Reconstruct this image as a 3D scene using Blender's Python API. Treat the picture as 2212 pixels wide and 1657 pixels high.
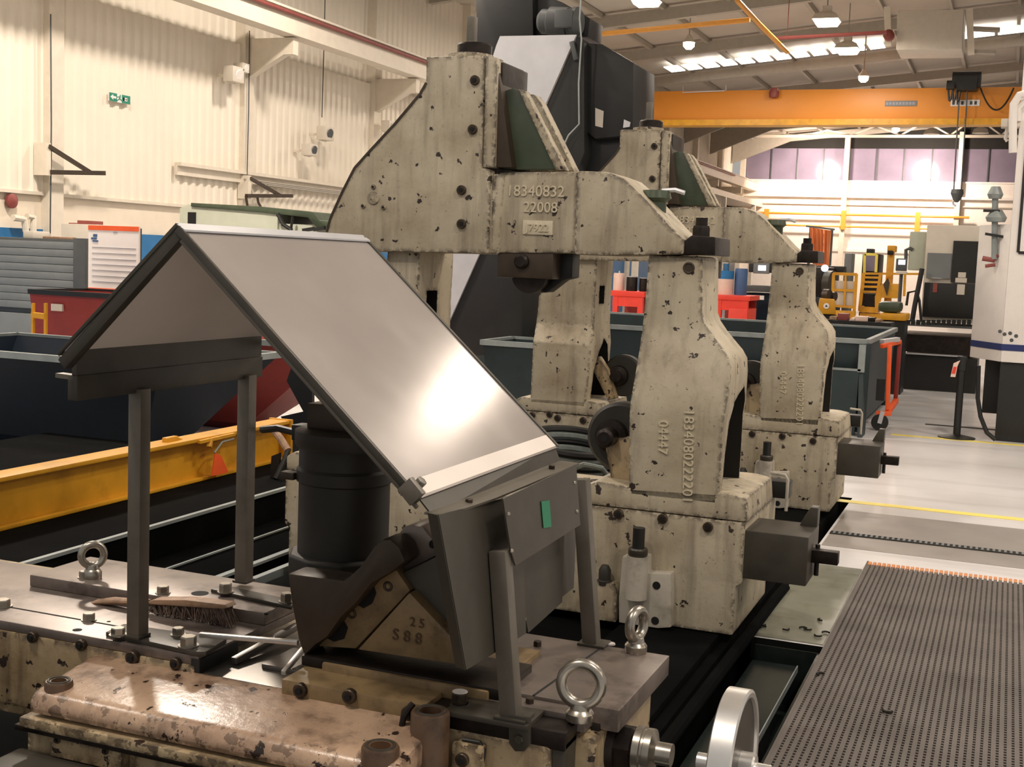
import bpy, bmesh, math, random
from mathutils import Vector, Matrix
random.seed(7)
SC = bpy.context.scene
for o in list(bpy.data.objects): bpy.data.objects.remove(o)
COL = SC.collection

# ------------------------------------------------------------------ camera, world, light, exposure
CAM_H, FPX = 1.9, 2700.0
_y, _p, _r = map(math.radians, (21.56, 5.724, -2.245))
FWD = Vector((-math.sin(_y)*math.cos(_p), math.cos(_y)*math.cos(_p), -math.sin(_p)))
_rt = Vector((math.cos(_y), math.sin(_y), 0)); _dn = FWD.cross(_rt)
RT = math.cos(_r)*_rt + math.sin(_r)*_dn
DN = -math.sin(_r)*_rt + math.cos(_r)*_dn
CPOS = Vector((0, 0, CAM_H))
cd = bpy.data.cameras.new('camera'); cam = bpy.data.objects.new('camera', cd); COL.objects.link(cam)
cd.sensor_width = 36.0; cd.lens = FPX/2212*36.0; cd.clip_end = 300; cd.clip_start = 0.05
m = Matrix((RT, -DN, -FWD)).transposed().to_4x4(); m.translation = CPOS
cam.matrix_world = m; SC.camera = cam

SC.view_settings.view_transform = 'Standard'; SC.view_settings.look = 'None'
SC.view_settings.gamma = 1.0; SC.view_settings.use_curve_mapping = False
SC.view_settings.exposure = 0.16
W = bpy.data.worlds.new('world'); SC.world = W; W.use_nodes = True
W.node_tree.nodes['Background'].inputs[0].default_value = (1.0, 0.94, 0.88, 1)
W.node_tree.nodes['Background'].inputs[1].default_value = 0.36

def area(name, loc, power, size, col=(1, .88, .755), aim=(0, 0, -1), shape='DISK', size_y=None, spread=180):
    l = bpy.data.lights.new(name, 'AREA'); l.energy = power; l.shape = shape; l.size = size
    if size_y: l.size_y = size_y
    l.color = col; l.spread = math.radians(spread)
    o = bpy.data.objects.new(name, l); COL.objects.link(o); o.location = loc
    o.rotation_euler = Vector(aim).to_track_quat('-Z', 'Y').to_euler()
    return o
# high-bay lamps over the bays nearer than the picture shows, the row along the left wall, and two added fill lamps
for lx, ly, pw in ((-9.5, 3, 240), (-10, 11.5, 740), (-10, 19, 330), (-3.2, 0.5, 210), (1.2, 9.0, 260), (-.6, 17.8, 70), (-7, 14, 90),
                   (3.2, 2, 240), (4.2, 12, 210), (4.2, 22, 250), (-5, 28, 160), (12, 5, 260), (12, 13, 150)):  # last two are unseen, added to brighten the guard's inner face
    area('bay_and_fill_light', (lx, ly, 8.0), pw, 0.9)

# ------------------------------------------------------------------ pixel rays meet real planes
def ray(px, py): return FWD*FPX + RT*(px-1106) + DN*(py-828.5)
def P(px, py, X=None, Y=None, Z=None):
    d = ray(px, py)
    t = (X-CPOS.x)/d.x if X is not None else (Y-CPOS.y)/d.y if Y is not None else (Z-CPOS.z)/d.z
    return CPOS + t*d
def PP(px, py, p0, n):
    d = ray(px, py); return CPOS + d*((Vector(p0)-CPOS).dot(n)/d.dot(n))
def PL(pts, **k): return [P(a, b, **k) for a, b in pts]

# ------------------------------------------------------------------ materials
def C(h):
    r = [int(h[i:i+2], 16)/255 for i in (0, 2, 4)]
    return tuple(c/12.92 if c <= .04045 else ((c+.055)/1.055)**2.4 for c in r) + (1,)
def nmat(name):
    m = bpy.data.materials.new(name); m.use_nodes = True
    nt = m.node_tree; return m, nt, nt.nodes['Principled BSDF']
def _noise(nt, vec, scale, detail=4, rough=.55):
    n = nt.nodes.new('ShaderNodeTexNoise'); n.inputs['Scale'].default_value = scale
    n.inputs['Detail'].default_value = detail; n.inputs['Roughness'].default_value = rough
    nt.links.new(vec, n.inputs['Vector']); return n.outputs['Fac']
def _ramp(nt, fac, a, b):
    n = nt.nodes.new('ShaderNodeMapRange'); n.inputs[1].default_value = a; n.inputs[2].default_value = b
    nt.links.new(fac, n.inputs[0]); return n.outputs[0]
def _mix(nt, fac, a, b):
    n = nt.nodes.new('ShaderNodeMix'); n.data_type = 'RGBA'
    for s, v in ((0, fac), (6, a), (7, b)):
        if hasattr(v, 'links') or hasattr(v, 'is_linked'): nt.links.new(v, n.inputs[s])
        else: n.inputs[s].default_value = v
    return n.outputs[2]
def _math(nt, op, a, b=None):
    n = nt.nodes.new('ShaderNodeMath'); n.operation = op
    for i, v in enumerate((a, b)):
        if v is None: continue
        if hasattr(v, 'is_linked'): nt.links.new(v, n.inputs[i])
        else: n.inputs[i].default_value = v
    return n.outputs[0]
def _pos(nt, sc=(1, 1, 1)):
    g = nt.nodes.new('ShaderNodeNewGeometry'); mp = nt.nodes.new('ShaderNodeMapping')
    mp.inputs['Scale'].default_value = sc; nt.links.new(g.outputs['Position'], mp.inputs['Vector']); return mp.outputs['Vector']
def _bump(nt, bs, h, strength, dist=.01):
    b = nt.nodes.new('ShaderNodeBump'); b.inputs['Strength'].default_value = strength; b.inputs['Distance'].default_value = dist
    nt.links.new(h, b.inputs['Height']); nt.links.new(b.outputs[0], bs.inputs['Normal'])

def plain(name, col, rough=.5, metal=0.0, var=.12, scale=6.0, dirt=None, dirt_amt=.5, dscale=3.0, bump=0.0, spec=None):
    m, nt, b = nmat(name); v = _pos(nt)
    c = C(col) if isinstance(col, str) else col
    lo = tuple(x*(1-var) for x in c[:3])+(1,); hi = tuple(min(1, x*(1+var)) for x in c[:3])+(1,)
    n = _noise(nt, v, scale); out = _mix(nt, _ramp(nt, n, .3, .7), lo, hi)
    if dirt:
        d = _ramp(nt, _noise(nt, v, dscale, 6, .65), .52, .70)
        out = _mix(nt, _math(nt, 'MULTIPLY', d, dirt_amt), out, C(dirt))
    nt.links.new(out, b.inputs['Base Color'])
    b.inputs['Roughness'].default_value = rough; b.inputs['Metallic'].default_value = metal
    if spec is not None: b.inputs['Specular IOR Level'].default_value = spec
    if bump: _bump(nt, b, n, bump)
    return m
def glow(name, col, s):
    m, nt, b = nmat(name); b.inputs['Base Color'].default_value = (.8, .8, .8, 1)
    b.inputs['Emission Color'].default_value = col; b.inputs['Emission Strength'].default_value = s; return m

def chipped(name, base, stain, grime=.35, chip=.66, edge=.5, grease='3a2c20', gloss=.55):
    """old machine paint: blotches, run marks, flakes knocked off down to the primer, worn arrises"""
    m, nt, b = nmat(name); v = _pos(nt)
    a = _ramp(nt, _noise(nt, v, 2.6, 6, .6), .38, .72)
    out = _mix(nt, a, C(base), C(stain))
    st = _ramp(nt, _noise(nt, _pos(nt, (9, 9, .9)), 1.4, 5, .6), .50, .78)
    out = _mix(nt, _math(nt, 'MULTIPLY', st, grime), out, C(grease))
    sp = _ramp(nt, _noise(nt, v, 55, 3, .5), .62, .72)
    out = _mix(nt, _math(nt, 'MULTIPLY', sp, .25), out, C(grease))
    fl = _noise(nt, v, 17, 4, .55)
    m1 = _ramp(nt, fl, chip, chip+.02)
    bv = nt.nodes.new('ShaderNodeBevel'); bv.samples = 3; bv.inputs['Radius'].default_value = .04
    g = nt.nodes.new('ShaderNodeNewGeometry'); dt = nt.nodes.new('ShaderNodeVectorMath'); dt.operation = 'DOT_PRODUCT'
    nt.links.new(bv.outputs[0], dt.inputs[0]); nt.links.new(g.outputs['Normal'], dt.inputs[1])
    em = _ramp(nt, dt.outputs['Value'], .975, .90)
    ew = _ramp(nt, dt.outputs['Value'], .9995, .985)
    sp2 = _ramp(nt, _noise(nt, v, 24, 4, .6), edge+.085, edge+.105)
    en = _ramp(nt, _noise(nt, v, 26, 4, .6), edge, edge+.05)
    ch = _math(nt, 'MAXIMUM', _math(nt, 'MAXIMUM', m1, _math(nt, 'MULTIPLY', ew, sp2)), _math(nt, 'MULTIPLY', em, en))
    out = _mix(nt, ch, out, C('2e221c'))
    nt.links.new(out, b.inputs['Base Color'])
    b.inputs['Roughness'].default_value = gloss
    hh = _math(nt, 'SUBTRACT', _noise(nt, v, 30, 5, .6), _math(nt, 'MULTIPLY', ch, 1.2))
    _bump(nt, b, hh, .25, .006)
    return m
def sheet(name, col, rough, smear=(1, 1, 1), bump=.02, metal=1.0):
    m, nt, b = nmat(name); v = _pos(nt)
    c = C(col); n = _noise(nt, v, 2.2, 3, .5)
    nt.links.new(_mix(nt, _ramp(nt, n, .3, .7), tuple(x*.86 for x in c[:3])+(1,), c), b.inputs['Base Color'])
    b.inputs['Metallic'].default_value = metal
    r = nt.nodes.new('ShaderNodeMapRange'); r.inputs[3].default_value = rough*.75; r.inputs[4].default_value = rough*1.3
    nt.links.new(_noise(nt, v, 4.0, 4), r.inputs[0]); nt.links.new(r.outputs[0], b.inputs['Roughness'])
    _bump(nt, b, _noise(nt, _pos(nt, smear), 3.0, 2), bump, .05)
    return m

M = {}
M['cream'] = chipped('cream_paint', 'beb39c', '9a8c74', .5, .648, .47)
M['cream_dirty'] = chipped('oily_cream_paint', 'c0ac8b', '857050', .85, .64, .45, '33241a', .33)
M['cream_front'] = chipped('brown_stained_cream_paint', 'bfa288', '7d5c48', .8, .632, .465, '3a261c', .27)
M['cast'] = plain('cast_lettering', 'cdc2a8', .5, var=.08, scale=20)
M['pit'] = plain('dark_pit_wall', '121413', .7, var=.2, spec=.1)
M['cream_clean'] = plain('cream_painted_metal', 'b9b2a4', .45, var=.1, scale=9, dirt='6e624f', dirt_amt=.6, dscale=6)
M['tube'] = plain('dark_brown_casting', '5e4734', .42, var=.35, scale=12, dirt='1d140d', dirt_amt=.8, dscale=6, bump=.2)
M['tan'] = plain('oily_brown_casting', '86704f', .45, var=.35, scale=14, dirt='1d140d', dirt_amt=.85, dscale=7, bump=.25)
M['deck'] = plain('worn_steel_deck', '80756e', .38, .45, var=.18, scale=9, dirt='2c211b', dirt_amt=.75, dscale=5, bump=.05)
M['slide'] = plain('ground_steel', '7f7a74', .36, .8, var=.08, scale=12, dirt='4a423c', dirt_amt=.4)
M['greasy'] = plain('greasy_dark_steel', '2b2420', .42, .6, var=.3, scale=20, dirt='0e0b09', dirt_amt=.7, dscale=9, bump=.15)
M['gunmetal'] = plain('gunmetal', '46423a', .42, .25, var=.2, scale=8, dirt='3a3128', dirt_amt=.6, dscale=4, bump=.04)
M['post'] = plain('brushed_post_steel', '6f695f', .42, .3, var=.15, scale=10, dirt='4b443a', dirt_amt=.55, dscale=5)
M['black'] = plain('black_paint', '1c1c1b', .45, var=.2, scale=5)
M['blackmat'] = plain('dull_black_cover', '0a0b0b', .9, var=.25, scale=3, dirt='161615', dirt_amt=.4, spec=.04)
M['darkcyl'] = plain('blackened_steel', '2a2823', .55, .1, var=.2, scale=9)
M['rust'] = plain('brown_oiled_steel', '44392e', .45, .3, var=.2, scale=7)
M['sheet'] = sheet('bright_sheet_steel', 'd6cfca', .19, (.6, 1, 1), .015, .62)
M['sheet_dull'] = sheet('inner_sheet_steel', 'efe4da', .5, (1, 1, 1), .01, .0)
M['galv'] = plain('pale_galvanised_sheet', 'c9c9cc', .38, .35, var=.06, scale=4)
M['bright'] = plain('turned_bright_steel', 'e4e2de', .33, .85, var=.05, scale=20)
M['zinc'] = plain('zinc_plated_bolt', 'a7a196', .3, .9, var=.15, scale=30)
M['boltdark'] = plain('oily_socket_screw', '4b4035', .42, .6, var=.3, scale=40, dirt='18120d', dirt_amt=.7, dscale=30)
M['hole'] = plain('deep_hole', '090807', .8, var=.1)
M['green'] = plain('oiled_dark_green_paint', '3d4836', .4, var=.25, scale=5, dirt='1d2018', dirt_amt=.6)
M['greentape'] = plain('green_tape', '1f7a56', .5, var=.05)
M['yellow'] = plain('yellow_paint', 'd69a24', .42, var=.12, scale=4, dirt='7a4d12', dirt_amt=.35)
M['crane'] = plain('crane_orange_paint', 'd98a2e', .45, var=.06, scale=.6)
M['orange'] = plain('orange_paint', 'f0602a', .5, var=.08)
M['orangecloth'] = plain('orange_cloth', 'ffb47c', .8, var=.1, scale=2)
M['red'] = plain('red_paint', '8a2a23', .5, var=.15, scale=3, dirt='4d1712', dirt_amt=.4)
M['redbright'] = plain('bright_red_paint', 'e8402f', .45, var=.06)
M['skipblue'] = plain('blue_skip_paint', '0a1825', .6, var=.2, scale=3, dirt='080d10', dirt_amt=.6, spec=.2)
M['teal'] = plain('dark_teal_skip_paint', '1f2e31', .5, var=.2, scale=2.5, dirt='101616', dirt_amt=.5)
M['rim'] = plain('worn_grey_rim', '8d9493', .45, .2, var=.15)
M['grey'] = plain('grey_painted_steel', '74797a', .5, var=.08, scale=3)
M['greydark'] = plain('dark_grey_paint', '4a4d4e', .5, var=.1)
M['palegreen'] = plain('pale_grey_green_paint', 'b3b7a6', .5, var=.05)
M['white'] = plain('white_paint', 'e6e0da', .4, var=.03, dirt='b0a498', dirt_amt=.2)
M['paper'] = plain('white_board', 'f4ece6', .5, var=.02)
M['ink'] = plain('grey_print', '9a9aa2', .6, var=.05)
M['navy'] = plain('navy_stripe', '232f63', .4, var=.05)
M['signgreen'] = plain('sign_green', '1c7f68', .4, var=.04)
M['blue'] = plain('blue_plastic', '2c74ad', .4, var=.08)
M['bluedark'] = plain('faded_blue_plastic', '44618c', .45, var=.1)
M['pink'] = plain('pale_pink_plastic', 'e8c9ba', .5, var=.06)
M['bristle'] = plain('brown_bristles', '6d5a50', .8, var=.5, scale=60, dirt='1f1712', dirt_amt=.7, dscale=25)
M['wood'] = plain('worn_wood', '9a7a60', .55, var=.3, scale=25, dirt='4a3524', dirt_amt=.5, dscale=9)
M['grate'] = plain('oily_walkway_grating', '5d5651', .6, .1, var=.15, scale=3, dirt='3a3431', dirt_amt=.6, dscale=1.3)
M['grateend'] = plain('orange_grating_end', 'c9824a', .5, var=.2, scale=30)
M['tray'] = plain('wet_dark_tray', '232a29', .22, .3, var=.2, scale=5)
M['screen'] = glow('lit_screen', (.75, .88, 1, 1), 1.6)
M['lamp'] = glow('lit_lamp', (1, .82, .58, 1), 14)
M['sky'] = glow('daylight_pane', (1, .97, .92, 1), 2.6)
M['cableblack'] = plain('black_rubber', '111111', .45, var=.1)
M['hose'] = plain('grey_green_hose', '6b7370', .4, var=.2, scale=30)

# floor: sealed concrete, scuffs
def floor_mat():
    m, nt, b = nmat('sealed_concrete_floor'); v = _pos(nt)
    out = _mix(nt, _ramp(nt, _noise(nt, v, .7, 5), .35, .7), C('dcdada'), C('c6c3c2'))
    s = _ramp(nt, _noise(nt, _pos(nt, (.25, 2.2, 1)), 1.3, 5, .6), .54, .70)
    out = _mix(nt, _math(nt, 'MULTIPLY', s, .45), out, C('938e8a'))
    nt.links.new(out, b.inputs['Base Color']); b.inputs['Roughness'].default_value = .28
    return m
M['floor'] = floor_mat()
M['floorpatch'] = plain('oily_floor_patch', '8f8984', .35, var=.12, scale=3)
M['plate'] = plain('oily_floor_plate', '86887a', .3, .3, var=.12, scale=4, dirt='57543f', dirt_amt=.6, dscale=3)
M['lineyellow'] = plain('yellow_floor_line', 'f0dc6a', .4, var=.06)
M['clad'] = plain('cream_cladding', 'e8dfcf', .5, var=.03, scale=1.2)
M['block'] = plain('painted_blockwork', 'e6d9c6', .6, var=.04, scale=3)
M['blueband'] = plain('blue_wall_band', '2b6ea3', .5, var=.08)
M['steelcream'] = plain('cream_structural_steel', 'ddd3c2', .5, var=.05)
M['roof'] = plain('pale_roof_lining', 'bcb3a6', .6, var=.05, scale=1)
M['rafter'] = plain('roof_steel', 'a39b8e', .5, var=.06)
M['gas'] = plain('yellow_gas_pipe', 'e09a3a', .45, var=.05)
M['redpipe'] = plain('red_pipe', '84403a', .5, var=.1)
M['duct'] = plain('pale_heater_casing', 'cfc6b8', .5, var=.04)
M['endwall'] = plain('white_end_wall', 'efe6dc', .6, var=.03)
M['wnd'] = plain('dusk_window_glass', '84798a', .12, .0, var=.15, scale=.6, spec=.8)
M['darkgap'] = plain('dark_gap', '17140f', .8)

# ------------------------------------------------------------------ mesh building
class MB:
    def __init__(s): s.bm = bmesh.new()
    def quads(s, rings, cap=True, close=True):
        bm = s.bm; vs = [[bm.verts.new(v) for v in r] for r in rings]; n = len(rings[0])
        for a, b in zip(vs, vs[1:]):
            for i in range(n if close else n-1):
                j = (i+1) % n
                try: bm.faces.new((a[i], a[j], b[j], b[i]))
                except ValueError: pass
        if cap:
            bm.faces.new(list(reversed(vs[0]))); bm.faces.new(vs[-1])
        return s
    def box(s, x0, x1, y0, y1, z0, z1):
        return s.quads([[(x0, y0, z), (x1, y0, z), (x1, y1, z), (x0, y1, z)] for z in (z0, z1)])
    def prism(s, pts, ext):
        e = Vector(ext); a = [Vector(p) for p in pts]
        return s.quads([a, [p+e for p in a]])
    def face(s, pts): s.bm.faces.new([s.bm.verts.new(p) for p in pts]); return s
    def cyl(s, a, b, r, r2=None, seg=20, cap=True):
        a, b = Vector(a), Vector(b); r2 = r if r2 is None else r2
        return s.lathe(a, b-a, [(r, 0), (r2, (b-a).length)], seg, cap)
    def lathe(s, base, axis, prof, seg=28, cap=True):
        base = Vector(base); ax = Vector(axis).normalized()
        u = ax.orthogonal().normalized(); w = ax.cross(u)
        rings = []
        for r, h in prof:
            rings.append([base+ax*h+(u*math.cos(2*math.pi*i/seg)+w*math.sin(2*math.pi*i/seg))*max(r, 1e-4) for i in range(seg)])
        return s.quads(rings, cap)
    def hexa(s, base, axis, r, h): return s.lathe(base, axis, [(r, 0), (r, h*.85), (r*.9, h)], 6)
    def torus(s, c, axis, R, r, seg=36, sub=14, sq=1.0):
        c = Vector(c); ax = Vector(axis).normalized(); u = ax.orthogonal().normalized(); w = ax.cross(u); rings = []
        for i in range(seg):
            t = 2*math.pi*i/seg; d = u*math.cos(t)+w*math.sin(t)
            rings.append([c+d*(R+r*math.cos(2*math.pi*k/sub))+ax*r*sq*math.sin(2*math.pi*k/sub) for k in range(sub)])
        bm = s.bm; vs = [[bm.verts.new(v) for v in q] for q in rings]
        for i in range(seg):
            a, b = vs[i], vs[(i+1) % seg]
            for k in range(sub): bm.faces.new((a[k], a[(k+1) % sub], b[(k+1) % sub], b[k]))
        return s
    def tube(s, pts, r, seg=10):
        pts = [Vector(p) for p in pts]; rings = []; up = None
        for i, p in enumerate(pts):
            t = (pts[min(i+1, len(pts)-1)]-pts[max(i-1, 0)]).normalized()
            u = t.orthogonal().normalized() if up is None else (up-t*up.dot(t)).normalized()
            up = u; w = t.cross(u)
            rings.append([p+(u*math.cos(2*math.pi*k/seg)+w*math.sin(2*math.pi*k/seg))*r for k in range(seg)])
        return s.quads(rings)
    def bar(s, a, b, w, h, up=(0, 0, 1)):
        a, b = Vector(a), Vector(b); t = (b-a).normalized(); u = Vector(up); sd = t.cross(u).normalized(); u = sd.cross(t)
        q = [sd*w/2+u*h/2, -sd*w/2+u*h/2, -sd*w/2-u*h/2, sd*w/2-u*h/2]
        return s.quads([[a+k for k in q], [b+k for k in q]])
    def slab(s, pts, t):
        """flat sheet: polygon given by corners, thickened by t along its normal"""
        a = [Vector(p) for p in pts]; n = (a[1]-a[0]).cross(a[2]-a[0]).normalized()
        return s.prism([p-n*t/2 for p in a], n*t)

ORG = {}
def root_of(o):
    while o.parent: o = o.parent
    return o
def link(name, mb, mat, parent=None, bevel=0.0, seg=2, label=None, smooth=True, mod=None):
    bm = mb.bm
    bmesh.ops.recalc_face_normals(bm, faces=bm.faces)
    if bevel:
        es = [e for e in bm.edges if len(e.link_faces) == 2 and e.calc_face_angle(0) > math.radians(28)]
        bmesh.ops.bevel(bm, geom=es, offset=bevel, segments=seg, profile=.6, affect='EDGES', clamp_overlap=True)
    org = ORG.get(root_of(parent).name, Vector()) if parent else Vector()
    if org.length: bmesh.ops.translate(bm, verts=bm.verts, vec=-org)
    me = bpy.data.meshes.new(name); bm.to_mesh(me); bm.free()
    if smooth:
        me.polygons.foreach_set('use_smooth', [True]*len(me.polygons)); me.set_sharp_from_angle(angle=math.radians(32))
    for q in (mat if isinstance(mat, (list, tuple)) else [mat]): me.materials.append(M[q])
    o = bpy.data.objects.new(name, me); COL.objects.link(o)
    if parent: o.parent = parent
    else: ORG[o.name] = Vector()
    if label: o['label'] = label
    return o
def thing(name, label, cat, loc, group=None):
    o = bpy.data.objects.new(name, None); COL.objects.link(o); o.location = loc; o.empty_display_size = .1
    ORG[o.name] = Vector(loc); o['label'] = label; o['category'] = cat
    if group: o['group'] = group
    return o
def tag(o, label, cat, group=None, kind=None):
    o['label'] = label; o['category'] = cat
    if group: o['group'] = group
    if kind: o['kind'] = kind
    return o
def struct(name, mb, mat, parent=None, **k):
    o = link(name, mb, mat, parent, **k)
    if not parent: o['kind'] = 'structure'
    return o
def copy_tree(o, parent=None):
    c = o.copy(); COL.objects.link(c)
    if parent: c.parent = parent
    for ch in list(o.children): copy_tree(ch, c)
    return c
def text(name, s, loc, right, up, size, ext, mat, parent):
    cu = bpy.data.curves.new(name, 'FONT'); cu.body = s; cu.size = size; cu.extrude = ext; cu.align_x = 'CENTER'; cu.align_y = 'CENTER'
    cu.resolution_u = 3
    t = bpy.data.objects.new(name, cu); COL.objects.link(t); bpy.context.view_layer.update()
    me = bpy.data.meshes.new_from_object(t.evaluated_get(bpy.context.evaluated_depsgraph_get()))
    bpy.data.objects.remove(t); bpy.data.curves.remove(cu)
    r, u = Vector(right).normalized(), Vector(up).normalized(); n = r.cross(u)
    mm = Matrix((r, u, n)).transposed().to_4x4(); mm.translation = Vector(loc) - ORG.get(root_of(parent).name, Vector())
    me.transform(mm); me.materials.clear(); me.materials.append(M[mat])
    o = bpy.data.objects.new(name, me); COL.objects.link(o); o.parent = parent; return o
def cut(o, cutter_mb):
    bm = cutter_mb.bm; bmesh.ops.recalc_face_normals(bm, faces=bm.faces)
    org = ORG.get(root_of(o).name, Vector()); bmesh.ops.translate(bm, verts=bm.verts, vec=-org)
    cm = bpy.data.meshes.new('c'); bm.to_mesh(cm); bm.free(); cm.materials.append(M['darkgap'])
    co = bpy.data.objects.new('c', cm); COL.objects.link(co); co.location = org
    md = o.modifiers.new('b', 'BOOLEAN'); md.object = co; md.operation = 'DIFFERENCE'; md.solver = 'EXACT'; md.material_mode = 'TRANSFER'
    bpy.context.view_layer.update()
    me = bpy.data.meshes.new_from_object(o.evaluated_get(bpy.context.evaluated_depsgraph_get()))
    o.modifiers.clear(); old = o.data; o.data = me; me.name = old.name; bpy.data.objects.remove(co)
    me.polygons.foreach_set('use_smooth', [True]*len(me.polygons)); me.set_sharp_from_angle(angle=math.radians(32))
def bore(mb, base, R, h, r, depth=.06, lip=.006, seg=36):
    return mb.lathe(base, (0, 0, 1), [(R*1.06, 0), (R, h-lip), (R-lip*.6, h), (r, h), (r, h-depth)], seg)
def arc(c, r, a0, a1, n): return [(c[0]+r*math.cos(a0+(a1-a0)*i/n), c[1]+r*math.sin(a0+(a1-a0)*i/n)) for i in range(n+1)]
def bez(p0, p1, p2, n=10): return [Vector(p0)*(1-t)**2+Vector(p1)*2*t*(1-t)+Vector(p2)*t*t for t in [i/n for i in range(n+1)]]

# ================================================================== THE HALL
XW, YE = -14.0, 66.0
f = MB()
for x0, x1, y0, y1 in ((-1.12, 30, 8.2, 70), (-.75, 30, -6, 8.2), (-1.12, -.75, 6.35, 8.2), (-40, -1.12, 10.75, 70), (-40, -3.95, -6, 10.75)):
    f.face([(x0, y0, 0), (x1, y0, 0), (x1, y1, 0), (x0, y1, 0)])
# pit sides and bottom under the machine bed and the tray
pt = MB()
for q in (((-3.95, -6, -.35), (-.75, -6, -.35), (-.75, 10.75, -.35), (-3.95, 10.75, -.35)),): pt.face(q)
for a, b in (((-.75, -6), (-.75, 6.35)), ((-.75, 6.35), (-1.12, 6.35)), ((-1.12, 6.35), (-1.12, 10.75)), ((-1.12, 10.75), (-3.95, 10.75)), ((-3.95, 10.75), (-3.95, -6))):
    pt.face([(a[0], a[1], -.35), (b[0], b[1], -.35), (b[0], b[1], -.001), (a[0], a[1], -.001)])
struct('floor_pit', pt, 'pit', smooth=False)
fl = struct('floor', f, 'floor', smooth=False)
def flat(name, x0, x1, y0, y1, mat, z=.003):
    o = struct(name, MB().box(x0, x1, y0, y1, 0.0005, z), mat, smooth=False); return o
flat('floor_patch', -1.1, .42, 8.75, 10.15, 'floorpatch', .002)
flat('floor_patch_plate', -1.115, -.76, 6.37, 8.15, 'plate', .006)
flat('floor_marking', -1.6, 3.5, 10.50, 10.62, 'lineyellow')
flat('floor_marking_far', -1.2, 3.5, 15.25, 15.37, 'lineyellow')
flat('floor_marking_dark', -.9, 1.5, 16.6, 16.72, 'darkgap')
# black slotted drain strip across the floor
o = link('drain_strip', MB().box(-1.1, 2.5, 9.16, 9.26, .001, .007), 'darkgap', smooth=False)
tag(o, 'black slotted drain strip running across the pale floor past the steady rest', 'drain')
mb = MB()
for i in range(95): mb.box(-1.08+i*.0375, -1.063+i*.0375, 9.175, 9.245, .007, .010)
link('slat', mb, 'grey', o, smooth=False)

# left wall: trapezoid-profile cladding over painted blockwork, blue band
def cladding(x, y0, y1, z0, z1, pitch=.235, d=.035):
    m = MB(); prof = []; y = y0
    while y < y1:
        for dy, dx in ((0, 0), (.35, 0), (.5, d), (.85, d)): prof.append((x+dx, min(y+dy*pitch, y1)))
        y += pitch
    a = [m.bm.verts.new((px, py, z0)) for px, py in prof]; b = [m.bm.verts.new((px, py, z1)) for px, py in prof]
    for i in range(len(prof)-1): m.bm.faces.new((a[i], a[i+1], b[i+1], b[i]))
    return m
struct('wall_left', MB().box(XW-.25, XW-.02, -4, YE, 0, 2.75), 'block', smooth=False)
struct('wall_left_cladding', cladding(XW, 8, YE, 2.62, 5.75), 'clad', smooth=False)
struct('wall_left_upper_cladding', cladding(XW-.12, 8, YE, 5.6, 9.3, .26), 'clad', smooth=False)
struct('trim_1', MB().box(XW-.03, XW+.02, -4, YE, .0, 2.06), 'blueband', smooth=False)
struct('trim_2', MB().box(XW, XW+.06, 8, YE, 2.58, 2.63), 'steelcream', smooth=False)
# stanchions of the frame, with brackets under the runway beam
for i in range(10):
    yy = 15.55+5.22*i
    c = struct('trim_%d' % (3+i), MB().box(XW-.1, XW+.14, yy-.16, yy+.16, 0, 9.2), 'steelcream', smooth=False)
    if i == 0: continue
    b = MB().prism([(XW+.1, yy-.09, 5.1), (XW+.1, yy-.09, 5.86), (XW+1.15, yy-.09, 5.86), (XW+1.15, yy-.09, 5.55), (XW+.95, yy-.09, 5.55)], (0, .18, 0))
    struct('bracket', b, 'steelcream', c, smooth=False)
# runway beam of the crane on the left, its rail and the red pipe along it
rb = MB().box(-13.1, -12.75, 6, YE, 5.88, 6.30).box(-13.12, -12.70, 6, YE, 6.30, 6.34)
rw = struct('trim_13', rb, 'steelcream', smooth=False)
struct('rail', MB().box(-12.94, -12.86, 6, YE, 6.34, 6.40), 'rafter', rw, smooth=False)
for yy, y2 in ((6, 30), (30, 66)):
    pass
rp = link('fire_main_pipe', MB().cyl((-12.69, 6, 6.235), (-12.69, 60, 6.235), .038, seg=12), 'redpipe')
tag(rp, 'long red pipe running beside the crane runway along the left wall', 'pipe')
# cable tray on the left wall
ct = link('wall_conduit', MB().box(XW+.06, XW+.2, 18.6, 40, 3.30, 3.36).box(XW+.06, XW+.12, 18.6, 40, 3.14, 3.30), 'steelcream', smooth=False)
tag(ct, 'cream horizontal cable trunking fixed across the corrugated left wall', 'trunking')
for k in range(3): link('cable', MB().tube([(XW+.24, 20.5+k*.4, 3.20-.03*k), (XW+.25, 26, 3.2-.03*k), (XW+.24, 40, 3.19-.03*k)], .016, 6), 'rafter', ct)
for yy, za, zb, k in ((15.35, 2.0, 5.3, 0), (20.65, 3.1, 6.0, 1), (23.4, 4.7, 8.4, 2)):
    c = link('wall_cable', MB().tube([(XW+.2, yy, zb), (XW+.2, yy+.02, (za+zb)/2), (XW+.2, yy, za)], .011, 6), 'greydark')
    tag(c, ('thin dark cable on the first wall stanchion left of the exit sign', 'thin dark cable hanging down the stanchion right of the exit sign',
            'thin dark cable dropping to the paired wall floodlights')[k], 'cable')

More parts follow.
